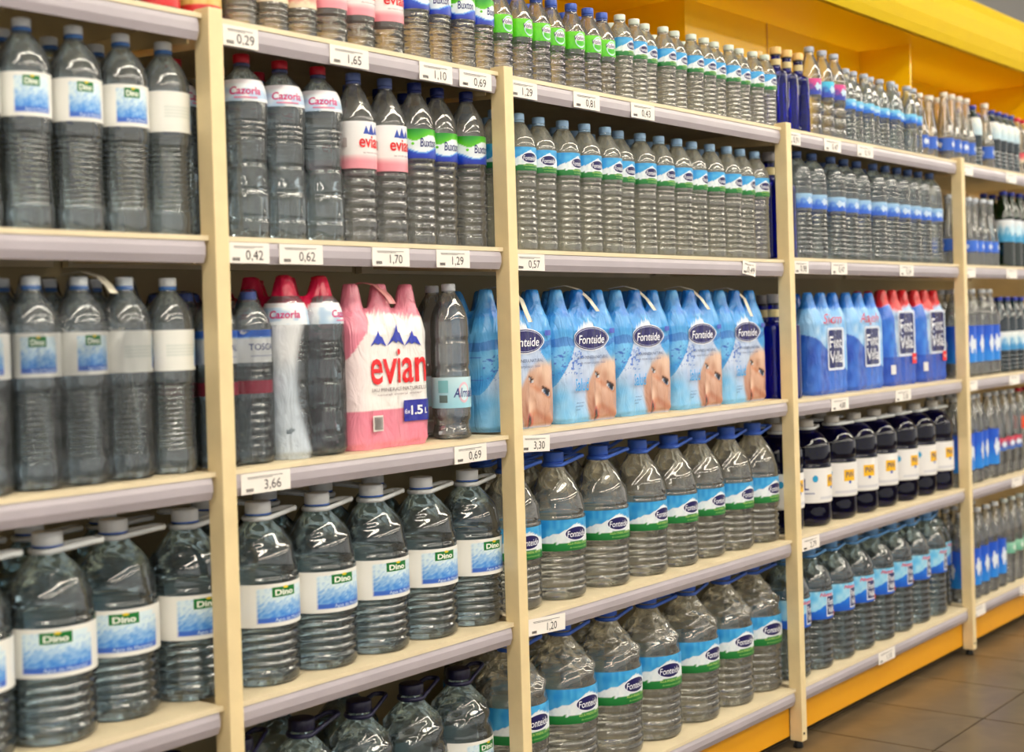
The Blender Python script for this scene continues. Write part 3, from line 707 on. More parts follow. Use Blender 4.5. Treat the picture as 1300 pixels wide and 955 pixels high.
# shelf A
put('goldlabel', 'water_bottle', 'bottle with broad gold and red label, straddling the cream post', BO, None, 1.70, .065, sz('A', 2), -.3)
put('goldlabel', 'water_bottle', 'bottle with broad gold and red label at the end of the first bay', BO, None, 1.605, .065, sz('A', 1), .2)
for k_, x in enumerate((1.525, 1.45, 1.375)):
    put('smallblue', 'water_bottle', 'small bottle on the top shelf of the first bay', BO, 'small bottles of the first bay', x, .06, sz('A', 1), jit(.5))
row('redstripe', 'water_bottle', 'ribbed bottle with red-striped label', BO, 'red-striped bottles', 'A', 2, [1.782, 1.856, 1.93], .05, 1, .08, .0, 0, .6, land='the gold label')
row('evian1', 'water_bottle', 'small pink-edged label bottle', BO, 'small pink-edged bottles', 'A', 2, [2.012, 2.100, 2.186], .055, 1, .09, 0, -.2, .3, land='the red-striped labels')
row('buxton07', 'water_bottle', 'small swoosh-label bottle', BO, 'small swoosh-label bottles', 'A', 2, [2.264, 2.339, 2.413, 2.487], .05, 1, .08, 0, -.2, .5, land='the pink-edged labels')
VX = [2.56, 2.632, 2.707, 2.78, 2.848, 2.914, 2.98]
row('volvic05', 'water_bottle', 'small blue-capped bottle with bright green label', BO, 'bright green label bottles', 'A', 3, VX, .05, 1, .07, 0, -.15, .15, land='the narrow bay')
row('fonteide05', 'water_bottle', 'small milky-capped oval-badge bottle', BO, 'small oval-badge bottles', 'A', 3, [3.047+i*.0708 for i in range(12)], .05, 1, .07, 0, -.1, .25, land='the bright green labels')
for x, y in ((3.887, .05), (3.965, .05), (4.043, .05), (3.92, .125), (4.0, .125)):
    put('cobalt07', 'glass_bottle', 'cobalt blue glass bottle with gold cap and black neck band', BO, 'cobalt bottles on the top shelf', x, y, sz('A', 4), jit(1))
for i, x in enumerate((4.122, 4.212, 4.298)):
    put('tallblue' if i == 1 else 'tallpink', 'water_bottle', ('slim bottle with turquoise label between two pink-labelled ones' if i == 1 else 'slim tall bottle with pink and blue label beside the cobalt bottles'), BO, None if i == 1 else 'slim pink-labelled bottles', x, .05, sz('A', 4), -.2+jit(.2))
row('smallblue', 'water_bottle', 'small grey-capped blue-label bottle', BO, 'small grey-capped bottles', 'A', 4, [4.385+i*.0695 for i in range(9)], .05, 1, .07, .02, 0, .3, land='the slim tall bottles')
for x, y in ((5.012, .06), (5.10, .06)):
    put('sodasmall', 'soda_bottle', 'short cone-necked bottle with cream cap and blue label on the top shelf', BO, 'short cone-necked bottles', x, y, sz('A', 4), jit(.3))
for x, y in ((5.25, .055), (5.32, .055), (5.39, .055), (5.46, .055), (5.285, .125), (5.355, .125), (5.425, .125)):
    put('sodacone', 'soda_bottle', 'tall cone-necked bottle with cream cap and blue label on the top shelf', BO, 'tall cone-necked bottles', x, y, sz('A', 5), jit(.3))
put('sodacone', 'soda_bottle', 'lone cone-necked bottle with cream cap among the blue caps', BO, None, 5.655, .05, sz('A', 5), .2)
for x, y in ((5.55, .06), (5.745, .055), (5.82, .055), (5.895, .055), (5.97, .055), (5.78, .13), (5.855, .13), (5.93, .13), (5.60, .13)):
    put('bluecap07', 'water_bottle', 'tinted bottle with dark blue cap and white label on the top shelf', BO, 'dark blue capped tinted bottles', x, y, sz('A', 5), jit(.4))
for x in (6.06, 6.14, 6.22, 6.30):
    put('redstripe', 'water_bottle', 'red-capped bottle beyond the tinted blue-capped ones', BO, 'red-capped bottles of the last bay', x, .06, sz('A', 5), jit(.4))
# shelf C loose bottles
for x, y in ((2.365, .06), (2.412, .15)):
    put('almi15', 'water_bottle', 'clear bottle with low light blue script label, '+('beside the pink pack' if y < .1 else 'half hidden behind its twin'), BO, 'low light blue label bottles', x, y, sz('C', 2), -.25 if y < .1 else -.5)
for x, y in ((3.86, .06), (3.95, .06), (3.87, .15), (3.96, .15)):
    put('cobalt15', 'glass_bottle', 'dark blue glass bottle in the row of red-topped packs', BO, 'dark blue bottles among packs', x, y, sz('C', 4), jit(1))
row('bluewrap', 'water_bottle', 'white-capped bottle with tall blue label on the middle shelf', BO, 'blue-wrapped bottles on the middle shelf', 'C', 5, [5.30, 5.39, 5.48, 5.575, 5.67], .055, 1, .09, 0, 0, .3, land='its post')
for x, y in ((5.775, .055), (5.865, .055), (5.955, .055), (6.05, .06), (5.82, .14), (5.92, .14)):
    put('teal15', 'water_bottle', 'teal-tinted bottle with blue cap and white label on the middle shelf', BO, 'teal bottles on the middle shelf', x, y, sz('C', 5), jit(.3))
row('bluewrap', 'water_bottle', 'white-capped tall-blue-label bottle level with the navy jugs', BO, 'blue-wrapped bottles beyond the navy jugs', 'D', 5, [5.265, 5.35, 5.436, 5.524, 5.612], .055, 1, .09, 0, 0, .3, land='its post')
for x in (5.70, 5.79, 5.88):
    put('redwrap', 'water_bottle', 'white-capped bottle with narrow red and blue label', BO, 'red and blue label bottles', x, .055, sz('D', 5), jit(.3))
for x in (5.98, 6.07, 6.16):
    put('orangecap', 'water_bottle', 'bottle with red cap and orange label', BO, 'orange-label bottles', x, .055, sz('D', 5), jit(.3))
row('bluewrap', 'water_bottle', 'white-capped bottle with tall blue label on the bottom shelf', BO, 'blue-wrapped bottles on the bottom shelf', 'E', 5, [5.285, 5.375, 5.465, 5.565, 5.665], .055, 1, .09, 0, 0, .3, land='its post')
for x in (5.775, 5.87, 5.965, 6.06):
    put('greenlabel', 'water_bottle', 'clear bottle with pale green label on the bottom shelf', BO, 'pale green label bottles', x, .055, sz('E', 5), jit(.3))
# jugs
JU = 'jug'
def jugs(key, label, group, s, b, pts, rz=0, jr=.2, land=None):
    fr = sorted(p[0] for p in pts if p[1] < .2)
    for x, y in pts: put(key, 'water_jug', label if not land else ('%s, %s from %s' % (label, ORD[fr.index(x)], land) if y < .2 else label+', in the row behind'), JU, group, x, y, sz(s, b)+.0005, rz+jit(jr))
jugs('dino5', 'white-capped jug in the first bay', 'white-capped jugs of the first bay', 'D', 1, [(1.07, .085), (1.222, .085), (1.372, .085), (1.515, .10), (1.66-.075, .245), (1.43, .245), (1.28, .245)], -.45, .15, land='its far end')
put('dino5', 'water_jug', 'white-capped jug wedged against the post between first and narrow bay', JU, None, 1.664, .10, sz('D', 1), -.1)
jugs('dino5', 'white-capped jug in the narrow bay', 'white-capped jugs of the narrow bay', 'D', 2, [(1.815, .085), (1.968, .085), (2.121, .085), (2.274, .085), (2.427, .085)], -.08, .12, land='the first bay')
jugs('dino5', 'white-capped jug with loop handle in the second row of the narrow bay', 'white-capped jugs of the second row', 'D', 2, [(1.82, .245), (1.98, .245), (2.14, .245), (2.30, .245)], 2.6, .4)
jugs('fonteide5', 'blue-capped oval-badge jug on the raised shelf', 'blue-capped jugs above the bottom shelf', 'D', 3, [(2.60, .095), (2.765, .085), (2.955, .085), (3.135, .085), (3.29, .085), (3.445, .09), (3.60, .085), (3.755, .085), (2.69, .25), (2.85, .25), (3.03, .25), (3.2, .25)], -.1, .2, land='the narrow bay')
jugs('fonteide8', 'big crumple-shouldered jug on the bottom shelf', 'big oval-badge jugs', 'E', 3, [(2.60, .105), (2.80, .105), (3.0, .105), (3.19, .105), (3.39, .105), (3.585, .105), (3.77, .11), (2.7, .29), (2.9, .29), (3.1, .29)], -.1, .2, land='the narrow bay')
jugs('navy5', 'navy jug with cream cap', 'navy jugs', 'D', 4, [(3.92, .09), (4.10, .085), (4.285, .085), (4.45, .085), (4.612, .085), (4.79, .085), (4.955, .085), (5.12, .085), (4.0, .25), (4.19, .25), (4.37, .25), (4.53, .25)], -.35, .5, land='the oval-badge jugs')
jugs('vella8', 'tall clear jug with light blue cap', 'tall blue-label jugs', 'E', 4, [(3.935, .085), (4.09, .085), (4.245, .085), (4.40, .085), (4.563, .085), (4.725, .085), (4.88, .085), (5.045, .085)], -.1, .2, land='the oval-badge jugs')
put('vella8', 'water_jug', 'tall clear jug with light blue cap squeezed in before the last cream post', JU, None, 5.185, .105, sz('E', 4)+.0005, .2)
jugs('darkcap5', 'black-capped jug on the bottom shelf of the narrow bay', 'black-capped jugs', 'E', 2, [(1.76, .09), (1.92, .09), (2.08, .09), (2.24, .09), (2.395, .09), (2.0, .25), (2.2, .25)], .2, .5, land='the first bay')
jugs('darkcap5', 'black-capped jug on the bottom shelf of the first bay', 'black-capped jugs of the first bay', 'E', 1, [(1.42, .09), (1.58, .09)], .2, .5)

# ------------------------------------------------------------------ shrink-wrapped packs
def pack_mesh(name, nx, ny, r, zs, htop, paint, prints=(), zr=70, fine=18, sag=.055, neck=.0165, pitch=None):
    pitch = pitch or 2*r
    cx = [(i-(nx-1)/2)*pitch for i in range(nx)]; cyl = [r+j*pitch for j in range(ny)]   # front at y=0
    B = math.radians(24); per = []
    def arc(x, y, a0, a1, n):
        for k in range(n+1):
            a = lerp(a0, a1, k/n); per.append((x+r*math.sin(a), y-r*math.cos(a)))
    H = PI/2
    for i in range(nx): arc(cx[i], cyl[0], -B if i else -H+B*.0-.0, B if i < nx-1 else H, fine)
    for j in range(1, ny): arc(cx[-1], cyl[j], H-B, H+B if j < ny-1 else H+H, 8)
    for i in range(nx-2, -1, -1): arc(cx[i], cyl[-1], PI-B, PI+B if i else PI+H, 8)
    for j in range(ny-2, 0, -1): arc(cx[0], cyl[j], -H-B, -H+B, 8)
    # bridge the gaps with a few points so that the print stays fine
    P = []
    for i in range(len(per)):
        a, b = per[i], per[(i+1) % len(per)]
        d = math.hypot(b[0]-a[0], b[1]-a[1]); n = max(1, int(d/.006)) if d > .008 else 1
        if d < 1e-6: continue
        for k in range(n): P.append((lerp(a[0], b[0], k/n), lerp(a[1], b[1], k/n)))
    n = len(P); ym = (cyl[0]+cyl[-1])/2
    hp = pchip([(0, htop), (neck, htop-.001), (neck+.0022, htop-.02), (r*.58, lerp(zs, htop, .55)), (r*.85, lerp(zs, htop, .28)), (r, zs)])
    cen = [(x, y) for x in cx for y in cyl]
    def Hf(x, y):
        h = zs-.01
        for (a, b) in cen:
            d = math.hypot(x-a, y-b)
            if d < r: h = max(h, hp(d))
        for (a, b) in cen:
            for (c, d) in cen:
                if (c-a, d-b) in ((0, 0),): continue
                if (abs(c-a) < pitch*1.1 and abs(d-b) < 1e-6 and c > a) or (abs(d-b) < pitch*1.1 and abs(c-a) < 1e-6 and d > b):
                    L2 = (c-a)**2+(d-b)**2; t = ((x-a)*(c-a)+(y-b)*(d-b))/L2
                    if 0 <= t <= 1:
                        px, py = a+t*(c-a), b+t*(d-b); q = math.hypot(x-px, y-py)
                        h = max(h, htop-sag*4*t*(1-t)*.8-q*1.9-.004)
        return h
    V, Fc, C = [], [], []
    for j in range(zr+1):
        t = j/zr; z = zs*t; k = 1-.05*sstep(.06, 0, t)
        for (x, y) in P:
            xx, yy = x*k, ym+(y-ym)*k
            wob = .0012*(vnoise(x*60+9, z*45+y*60)-.5)*2
            V.append((xx, yy+(-wob if y < ym else wob), z))
    rings = 34
    for q in range(1, rings+1):
        s = 1-q/rings
        s = s if q < rings else .0
        for (x, y) in P:
            mx = max(cx[0], min(cx[-1], x)); my = max(cyl[0], min(cyl[-1], y)) if ny > 1 else ym
            tx, ty = mx, ym
            xx, yy = lerp(tx, x, s), lerp(ty, y, s)
            V.append((xx, yy, Hf(xx, yy)))
    tot = zr+rings
    for j in range(tot):
        for i in range(n):
            k = (i+1) % n; Fc.append((j*n+i, j*n+k, (j+1)*n+k, (j+1)*n+i))
    bm = bmesh.new(); me = bpy.data.meshes.new('x'); me.from_pydata(V, [], Fc); bm.from_mesh(me); bpy.data.meshes.remove(me)
    bm.verts.ensure_lookup_table()
    top = [v for v in bm.verts if v.index >= zr*n]
    for _ in range(3): bmesh.ops.smooth_vert(bm, verts=top, factor=.5, use_axis_x=False, use_axis_y=False, use_axis_z=True)
    V = [tuple(v.co) for v in bm.verts]; bm.free()
    W = cx[-1]-cx[0]+2*r; D = cyl[-1]+r
    for (x, y, z) in V:
        c = paint(x/W+.5, z/htop, y/D, x, y, z); C.append((*lin(c), c[3] if len(c) > 3 else 1))
    front = sorted([p_ for p_ in P if p_[1] <= cyl[0]+1e-6])
    def fy(x):
        for i in range(len(front)-1):
            if front[i][0] <= x <= front[i+1][0]:
                d = front[i+1][0]-front[i][0]
                return lerp(front[i][1], front[i+1][1], (x-front[i][0])/d if d > 1e-9 else 0)
        return front[0][1] if x < front[0][0] else front[-1][1]
    for lay, (sh, u, v, c) in enumerate(prints):
        b = len(V); x0 = (u-.5)*W; z0 = v*htop
        for x, y in sh[0]:
            V.append((x0+x, fy(x0+x)-.0016-.0004*lay, z0+y)); C.append((*lin(c), 1))
        Fc += [tuple(b+i for i in f) for f in sh[1]]
    me = mesh_from(name, V, Fc, M_film, cols=C); return me
def T(s, size, wd, shear=0, bold=0): return squeeze(text2d(s, size, shear, bold, .007), wd)
# pink pack
def paint_evian(u, v, d, x, y, z):
    pink = (226, 138, 158); deep = (214, 110, 134)
    base = mixc(pink, deep, .5*vnoise(x*40, z*30))
    if d > .5: return base
    arch = .80-.5*max(0, .30-u)**1.0*1.6-.35*max(0, .1-u) if u < .3 else .80+.02*math.sin(u*4)
    if .235 < v < arch and d < .35:
        return mixc((236, 216, 218), (238, 234, 232), sstep(.02, .25, u))
    return base
mt = lambda a, b: fill(([(-a, -b), (-a*.45, -b*.1), (-a*.2, b*.35), (0, b), (a*.22, b*.3), (a*.5, b*.15), (a, -b), (a*.3, -b*.55), (0, -b*.75), (-a*.4, -b*.5)], [(0, 1, 9), (1, 2, 9), (2, 3, 8, 9), (3, 4, 7, 8), (4, 5, 7), (5, 6, 7)]))
EW = .243
PM_evian = pack_mesh('pink_film', 3, 2, EW/6, .235, .338, paint_evian, [
    (mt(.024, .017), .32, .665, (46, 62, 178)), (mt(.026, .023), .53, .685, (40, 56, 172)), (mt(.024, .017), .735, .662, (46, 62, 178)),
    (T('evian', .075, .168, 0, .012), .555, .505, (222, 24, 30)),
    (T('EAU MINERALE NATURELLE', .0075, .165), .555, .355, (120, 104, 108)), (T('natural mineral water', .005, .13), .555, .325, (150, 130, 134)),
    (fill(rect2d(.041, .022)), .77, .215, (36, 40, 150)), (T('6x', .010, .016), .645, .212, (236, 236, 244)), (T('1.5', .018, .032, 0, .03), .755, .217, (244, 244, 250)), (T('L', .012, .008, 0, .01), .865, .210, (244, 244, 250)),
    (fill(rect2d(.016, .016)), .27, .155, (232, 224, 220))]+[(rect2d(.0009, .013, 1), .23+i*.0115, .155, (90, 84, 84)) for i in range(8)])
def strap_mesh(name, pts, wd, mat):
    V, Fc = [], []
    for (x, y, z) in pts: V += [(x-wd/2, y, z), (x+wd/2, y, z), (x-wd/2, y+.0008, z-.0008), (x+wd/2, y+.0008, z-.0008)]
    for i in range(len(pts)-1):
        a, b = 4*i, 4*i+4
        Fc += [(a, a+1, b+1, b), (a+2, b+2, b+3, a+3), (a, b, b+2, a+2), (a+1, a+3, b+3, b+1)]
    return mesh_from(name, V, Fc, mat)
e = thing('water_pack', 'pink and white six-pack with red lettering and blue mountains', 'six-pack', (2.145, .022, sz('C', 2)+.0008))
BLOCKS.append((sz('C', 2), 2.145-EW/2, 2.145+EW/2, .022, .022+EW*2/3))
link('film', PM_evian, e)
link('carry_strap', strap_mesh('pink_strap', [(-.03, .10, .335), (-.025, .06, .342), (-.015, .03, .335), (0, .012, .312), (.006, .005, .296)], .02, principled('pink_strap', (226, 150, 150), .4)), e)

# blue baby packs
def paint_baby(u, v, d, x, y, z):
    u = u/.91
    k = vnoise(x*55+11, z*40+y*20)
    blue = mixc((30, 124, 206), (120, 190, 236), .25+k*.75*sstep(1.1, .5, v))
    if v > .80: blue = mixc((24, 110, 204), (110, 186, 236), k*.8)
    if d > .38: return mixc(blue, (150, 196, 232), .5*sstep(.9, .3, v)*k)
    hill = .76-1.3*abs(u-.53)**1.5
    pale = mixc((196, 210, 234), (166, 188, 226), k)
    if v > hill: c = blue
    else:
        c = mixc(mixc((88, 168, 226), (140, 192, 232), k), pale, sstep(.05, .30, v+.5*(u-.25)))
        if v > .58: c = mixc((226, 232, 240), c, sstep(.18, .45, abs(u-.53)))
    if abs(v-(.595+.02*math.sin(u*14))) < .03*(.4+k) and (u < .28 or u > .8): c = mixc(c, (50, 96, 180), .55)
    if u < .42 and .36 < v < .54 and vnoise(x*260, z*260) > .74: c = (70, 110, 200)
    # the printed child's face, tilted, cropped by the edge of the print
    fl_ = .50-.05*math.sin((v-.02)*9)+max(0, v-.27)*.62
    top = .475-.35*max(0, .78-u)
    inside = sstep(fl_-.035, fl_+.03, u)*sstep(top+.03, top-.05, v)*sstep(-.01, .03, v)
    if inside > 0:
        s_ = mixc((208, 168, 146), (150, 100, 80), sstep(.3, .0, v)*.55+.25*sstep(.7, .5, u)+.15*k)
        s_ = mixc(s_, (222, 188, 166), sstep(.16, .0, math.hypot((u-.86)*.8, v-.40)))
        s_ = mixc(s_, (180, 104, 70), .8*sstep(.055, .0, math.hypot((u-.67)*.9, (v-.105)*1.3)))      # nostril side
        s_ = mixc(s_, (224, 190, 168), sstep(.085, .0, math.hypot((u-.62)*.9, (v-.15)*.8)))         # nose bridge
        s_ = mixc(s_, (186, 112, 76), .7*sstep(.05, .0, abs(v-(.30-.25*(u-.66)))+abs(u-.74)*.25))    # brow fold
        s_ = mixc(s_, (132, 78, 58), .75*sstep(.055, .0, math.hypot((u-.56)*1.1, (v-.135)*.55)))
        s_ = mixc(s_, (150, 88, 64), .6*sstep(.05, .0, abs((v-.09)+.4*(u-.78)))*sstep(.66, .76, u))
        s_ = mixc(s_, (160, 104, 78), .55*sstep(.09, .0, math.hypot((u-.80), (v-.33)*.8)))
        m1 = math.hypot((u-.605)*1.0, (v-.045)*.8)
        s_ = mixc(s_, (170, 70, 56), sstep(.062, .04, m1)); s_ = mixc(s_, (34, 12, 12), sstep(.045, .025, m1))
        for (ex_, ey_, rr) in ((.650, .345, .036), (.885, .250, .050)):
            du, dv = u-ex_, (v-ey_)+.35*(u-ex_)
            q = math.hypot(du, dv*1.9)
            s_ = mixc(s_, (176, 112, 82), .8*sstep(rr*1.8, rr*1.0, q)); s_ = mixc(s_, (196, 198, 204), sstep(rr*1.1, rr*.9, q))
            q2 = math.hypot(du, dv*1.2)
            s_ = mixc(s_, (56, 82, 112), sstep(rr*.8, rr*.6, q2)*sstep(rr*1.1, rr*.9, q)); s_ = mixc(s_, (14, 16, 26), sstep(rr*.5, rr*.3, q2))
            if abs(dv-rr*.42) < rr*.22 and abs(du) < rr: s_ = mixc(s_, (60, 36, 30), .8)
        c = mixc(c, s_, inside)
    return c
BW = .258
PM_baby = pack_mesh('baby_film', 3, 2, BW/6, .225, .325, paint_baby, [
    (fill(ellipse2d(.074, .030, 36)), 0.501, .625, (230, 234, 244)), (fill(ellipse2d(.071, .0275, 36)), 0.501, .625, (26, 22, 92)), (fill(ellipse2d(.068, .0250, 36)), 0.501, .625, (200, 206, 232)), (fill(ellipse2d(.0665, .0238, 36)), 0.501, .625, (26, 22, 92)),
    (T('Fonteide', .021, .108, .15, .008), 0.501, .62, (240, 242, 250)),
    (T('AGUA MINERAL NATURAL', .0075, .13), 0.510, .485, (60, 66, 110)), (T('de mineralizacion debil', .0065, .105), 0.510, .445, (110, 116, 150)),
    (T('Salud', .030, .060, .1, .01), 0.314, .285, (60, 160, 226)),
    (T('ideal para la', .004, .034, .3), 0.273, .15, (50, 70, 130)), (T('alimentacion', .004, .036, .3), 0.255, .125, (50, 70, 130)), (T('infantil', .004, .022, .3), 0.228, .10, (50, 70, 130)),
    (fill(rect2d(.010, .006)), 0.819, .68, (70, 90, 190))], zr=110, fine=30)
M_strap = principled('cream_strap', (236, 228, 208), .45)
ST = [([(-.02, .10, .328), (-.012, .06, .333), (.0, .035, .322), (.012, .016, .30), (.018, .006, .268), (.021, -.002, .248)], .016),
      ([(-.03, .10, .33), (-.018, .06, .336), (.002, .035, .326), (.022, .016, .30), (.034, .008, .280), (.04, .004, .27)], .016)]
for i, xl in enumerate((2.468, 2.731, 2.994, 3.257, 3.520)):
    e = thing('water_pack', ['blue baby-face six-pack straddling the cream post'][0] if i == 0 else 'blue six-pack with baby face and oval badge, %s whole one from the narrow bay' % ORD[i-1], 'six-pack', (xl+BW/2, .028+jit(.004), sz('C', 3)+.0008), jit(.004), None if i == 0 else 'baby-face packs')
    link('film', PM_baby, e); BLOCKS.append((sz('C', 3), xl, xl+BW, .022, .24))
    p_, wd = ST[i % 2] if i != 2 else ST[1]
    link('carry_strap', strap_mesh('cream_strap', [(x+[.0, -.004, .0, .004, .002][i], y, z) for x, y, z in p_], wd, M_strap), e)

# blue packs with navy badge
def paint_vella(red):
    def f(u, v, d, x, y, z):
        k = vnoise(x*50+3, z*34+y*20)
        if red:
            c = mixc((150, 192, 232), (206, 222, 240), k)
            if v > .80+.04*math.sin(u*9): c = mixc((206, 22, 36), (236, 70, 70), k)
            elif v < .30: c = mixc((20, 56, 158), (34, 84, 190), k)
            elif u < .22+.25*(.6-v): c = mixc((26, 88, 196), (60, 130, 220), k)
            if d > .4 and v < .8: c = mixc((40, 110, 206), (90, 160, 228), k)
        else:
            c = mixc((104, 170, 232), (176, 210, 242), k)
            if v > .84: c = mixc((34, 110, 214), (70, 150, 230), k)
            elif v < .46-.42*(u-.3): c = mixc((26, 66, 170), (56, 112, 206), k)
            if d > .4: c = mixc((30, 100, 206), (70, 150, 228), k)
        return c
    return f
def rrect(a, b): return fill(([(-a, -b*.9), (-a*.9, -b), (a*.9, -b), (a, -b*.9), (a, b*.9), (a*.9, b), (-a*.9, b), (-a, b*.9)], [(0, 1, 6, 7), (1, 2, 5, 6), (2, 3, 4, 5)]))
VW = .262
def vprints(big):
    k = 1.3 if big else 1.1; v0 = .54 if big else .44
    L_ = [(rrect(.052*k, .062*k), .58, v0, (214, 224, 242)), (rrect(.045*k, .055*k), .58, v0, (20, 28, 92)),
          (T('Font', .034*k, .080*k, 0, .008), .58, v0+.062*k, (240, 242, 248)), (T('Vella', .034*k, .082*k, 0, .008), .58, v0-.07*k, (240, 242, 248))]
    return L_
PM_v1 = pack_mesh('vella_film', 3, 2, VW/6, .225, .325, paint_vella(False), vprints(False)+[(T('Sidm', .032, .13, .2, .0), .5, .74, (206, 30, 56))])
PM_v1b = pack_mesh('vella_film_b', 3, 2, VW/6, .225, .325, paint_vella(False), vprints(False)+[(T('Aajeh', .032, .14, .2, .0), .5, .74, (206, 30, 56))])
PM_v2 = pack_mesh('vella_red_film', 3, 2, VW/6, .23, .335, paint_vella(True), vprints(True)+[(fill(rect2d(.028, .018)), .86, .27, (216, 36, 44)), (T('NUEVA', .010, .044), .86, .27, (246, 230, 230)), (fill(rect2d(.012, .016)), .12, .17, (226, 226, 226))])
for i, (pm, xc, lb, g) in enumerate(((PM_v1, 4.20, 'blue six-pack with red scrawl beside the dark blue bottles', None), (PM_v1b, 4.478, 'blue six-pack with red scrawl touching a red-topped pack', None),
                                  (PM_v2, 4.762, 'red-topped blue six-pack next to a pack with red scrawl', 'red-topped packs'), (PM_v2, 5.045, 'red-topped blue six-pack at the end of its bay', 'red-topped packs'))):
    e = thing('water_pack', lb, 'six-pack', (xc, .03, sz('C', 4)+.0008), jit(.008), g); BLOCKS.append((sz('C', 4), xc-VW/2, xc+VW/2, .025, .24)); link('film', pm, e)

# clear packs: real bottles under film
def paint_clear(u, v, d, x, y, z): return (230, 236, 240, 0.0)
def paint_caz(u, v, d, x, y, z):
    k = vnoise(x*40, z*30)
    if v > .82-.05*math.sin(u*5+y*20): return mixc((204, 20, 66), (226, 50, 90), k)
    edge = .36-.20*math.sin(min(1, max(0, v/.86))*PI)
    a = max(sstep(edge+.05, edge-.05, u), sstep(.2, .3, d)*sstep(.1, -.1, x/.09))
    if a > 0:
        c = mixc((206, 218, 232), (226, 228, 232), sstep(.4, .6, v))
        return (*c, a*.85)
    if v > .80: return (236, 226, 230, .35)
    return (230, 236, 240, 0.0)
def clearpack(key, label, xs, y0, ny, r, zs, htop, s, b, paint, rzs, sag=.05):
    x0 = sum(xs)/len(xs)
    e = thing('water_pack', label, 'six-pack', (x0, y0, sz(s, b)+.0008)); BLOCKS.append((sz(s, b), xs[0]-r-.002, xs[-1]+r+.002, y0, y0+ny*2*r+.004))
    for j in range(ny):
        for i, x in enumerate(xs): child(key, e, x-x0, r+.0015+j*2*r, rzs[i % len(rzs)]+jit(.1))
    link('film', pack_mesh(key+'_film', len(xs), ny, r+.0012, zs, htop, paint, (), zr=90, fine=14, sag=sag, neck=.018, pitch=(xs[1]-xs[0])), e)
    return e
e1 = clearpack('dino15', 'clear-wrapped pack of blue-label bottles with a white strap', [1.328, 1.419, 1.510], .012, 2, .0448, .262, .349, 'C', 1, paint_clear, [-.25, -.1, -2.1])
link('carry_strap', strap_mesh('white_strap', [(.01, .10, .352), (.02, .06, .356), (.035, .035, .346), (.042, .02, .33), (.044, .01, .318)], .016, M_strap), e1)
clearpack('dino15', 'clear-wrapped pack of bottles next to the pack with a white strap', [1.054, 1.145, 1.236], .012, 2, .0448, .262, .349, 'C', 1, paint_clear, [-.2, -.1, -.3])
put('dino15', 'water_bottle', 'blue-necked bottle standing alone between wrapped pack and post', BO, None, 1.602, .06, sz('C', 1)+.0005, -2.2)
clearpack('toscal15', 'clear-wrapped pack of bottles with white label and crimson band', [1.706, 1.789], .016, 3, .0412, .25, .326, 'C', 2, paint_clear, [-.2, .1])
clearpack('caz15', 'clear-wrapped pack with a magenta top over large bottles', [1.881, 1.974], .012, 3, .0462, .25, .354, 'C', 2, paint_caz, [1.6, .4], .04)

# ------------------------------------------------------------------ price tickets
def ticket(txt, s, b, x0, x1, label, group=None, tilt=0):
    wd = x1-x0; z = sz(s, b)
    e = thing('price_ticket', label, 'price tag', ((x0+x1)/2, -.0142, z-.0285), 0, group); e.rotation_euler = (0, tilt, 0)
    link('card', boxmesh('card', M_ticket, (-wd/2, wd/2, -.0008, .0004, -.019, .0185)), e)
    V, Fc = [], []
    def add(sh, x, y):
        k = len(V); V.extend((x+a, -.0013, y+c) for a, c in sh[0]); Fc.extend(tuple(k+i for i in f) for f in sh[1])
    if txt: add(text2d(txt, .0175, 0, .0), wd*.13, -.004)
    for i in range(7): add(rect2d(.0006+.0004*(i % 2), .003, 1), -wd*.40+i*.0026, -.012)
    add(rect2d(wd*.36, .0005, 1), -wd*.02, .011); add(rect2d(wd*.25, .0004, 1), -wd*.12, .0085)
    link('lettering', mesh_from('lettering', V, Fc, M_ink, smooth=False), e)
TW = {('0,29', 'A'): 'under the red-striped bottles', ('1,65', 'A'): 'above the red caps', ('1,10', 'A'): 'above the periwinkle caps', ('0,69', 'A'): 'above the dark blue caps', ('1,29', 'A'): 'under the bright green labels',
      ('0,81', 'A'): 'under the last green labels', ('0,43', 'A'): 'under the small oval badges', ('0,42', 'B'): 'above the crimson-banded pack', ('0,62', 'B'): 'above the magenta-topped pack', ('1,70', 'B'): 'above the pink pack',
      ('1,29', 'B'): 'under the swoosh labels', ('0,57', 'B'): 'above the baby-face packs', ('3,66', 'C'): 'above the white-capped jugs', ('0,69', 'C'): 'under the script-label bottles', ('3,30', 'C'): 'under the baby-face packs', ('1,20', 'D'): 'under the blue-capped jugs'}
TOPN = dict(A='top shelf edge', B='second shelf edge', C='middle shelf edge', D='fourth shelf edge', E='bottom shelf edge')
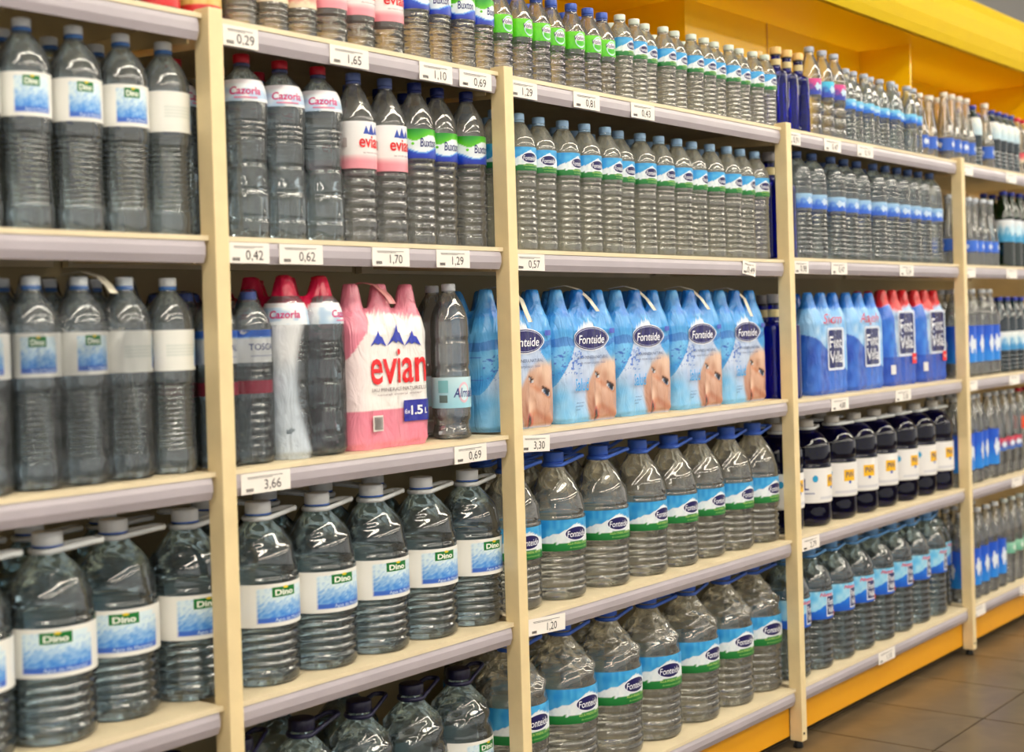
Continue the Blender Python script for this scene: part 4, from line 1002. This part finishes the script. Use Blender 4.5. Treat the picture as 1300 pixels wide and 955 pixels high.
for t, s, b, x0, x1 in (('0,29', 'A', 2, 1.685, 1.768), ('1,65', 'A', 2, 1.95, 2.057), ('1,10', 'A', 2, 2.208, 2.312), ('0,69', 'A', 2, 2.336, 2.444), ('1,29', 'A', 3, 2.51, 2.610), ('0,81', 'A', 3, 2.753, 2.861), ('0,43', 'A', 3, 2.999, 3.107),
                        ('0,42', 'B', 2, 1.682, 1.779), ('0,62', 'B', 2, 1.804, 1.915), ('1,70', 'B', 2, 2.051, 2.160), ('1,29', 'B', 2, 2.244, 2.352), ('0,57', 'B', 3, 2.512, 2.620),
                        ('3,66', 'C', 2, 1.695, 1.814), ('0,69', 'C', 2, 2.283, 2.390), ('3,30', 'C', 3, 2.512, 2.620), ('1,20', 'D', 3, 2.52, 2.660)):
    ticket(t, s, b, x0, x1, 'white price ticket reading %s on the %s %s' % (t, TOPN[s], TW[(t, s)]), None, .06 if t in ('3,30', '1,20') else 0)
for s, b, x0, x1, t in (('B', 3, 3.545, 3.62, '0,49'),):
    ticket(t, s, b, x0, x1, 'crooked white price ticket below the tall oval-badge bottles', None, .12)
for t, s, b, x0, x1 in (('0,91', 'A', 4, 3.84, 3.92), ('0,47', 'A', 4, 4.081, 4.198), ('0,19', 'A', 4, 4.319, 4.44), ('0,98', 'B', 4, 3.86, 3.95), ('0,47', 'B', 4, 4.107, 4.22), ('0,34', 'B', 4, 4.632, 4.75), ('4,80', 'C', 4, 4.082, 4.205), ('3,18', 'C', 4, 4.57, 4.70),
                        ('2,79', 'D', 4, 3.86, 3.975), ('1,13', 'E', 4, 4.38, 4.51), ('', 'E', 5, 5.235, 5.355), ('', 'E', 5, 5.739, 5.85), ('', 'D', 5, 5.68, 5.80), ('', 'C', 5, 5.235, 5.33), ('', 'C', 5, 5.68, 5.80), ('', 'A', 5, 5.235, 5.34), ('', 'A', 5, 5.70, 5.82), ('', 'B', 5, 5.24, 5.34), ('', 'B', 5, 5.68, 5.80)):
    ticket(t, s, b, x0, x1, 'small white price ticket on the %s in the %s' % (TOPN[s], 'navy-jug bay' if b == 4 else 'last bay'), 'tickets %s%d' % (s, b))
for b_ in range(6): BLOCKS += [(ZS[q_], XU[b_], XU[b_]+.032, -.028, .0125) for q_ in 'ABCDE']
BLOCKS += [(ZS['A'], 5.05, 5.066, .10, .42), (ZS['A'], 3.79, 5.05, .298, .6), (ZS['A'], 6.358, 6.374, .10, .42)]
settle()
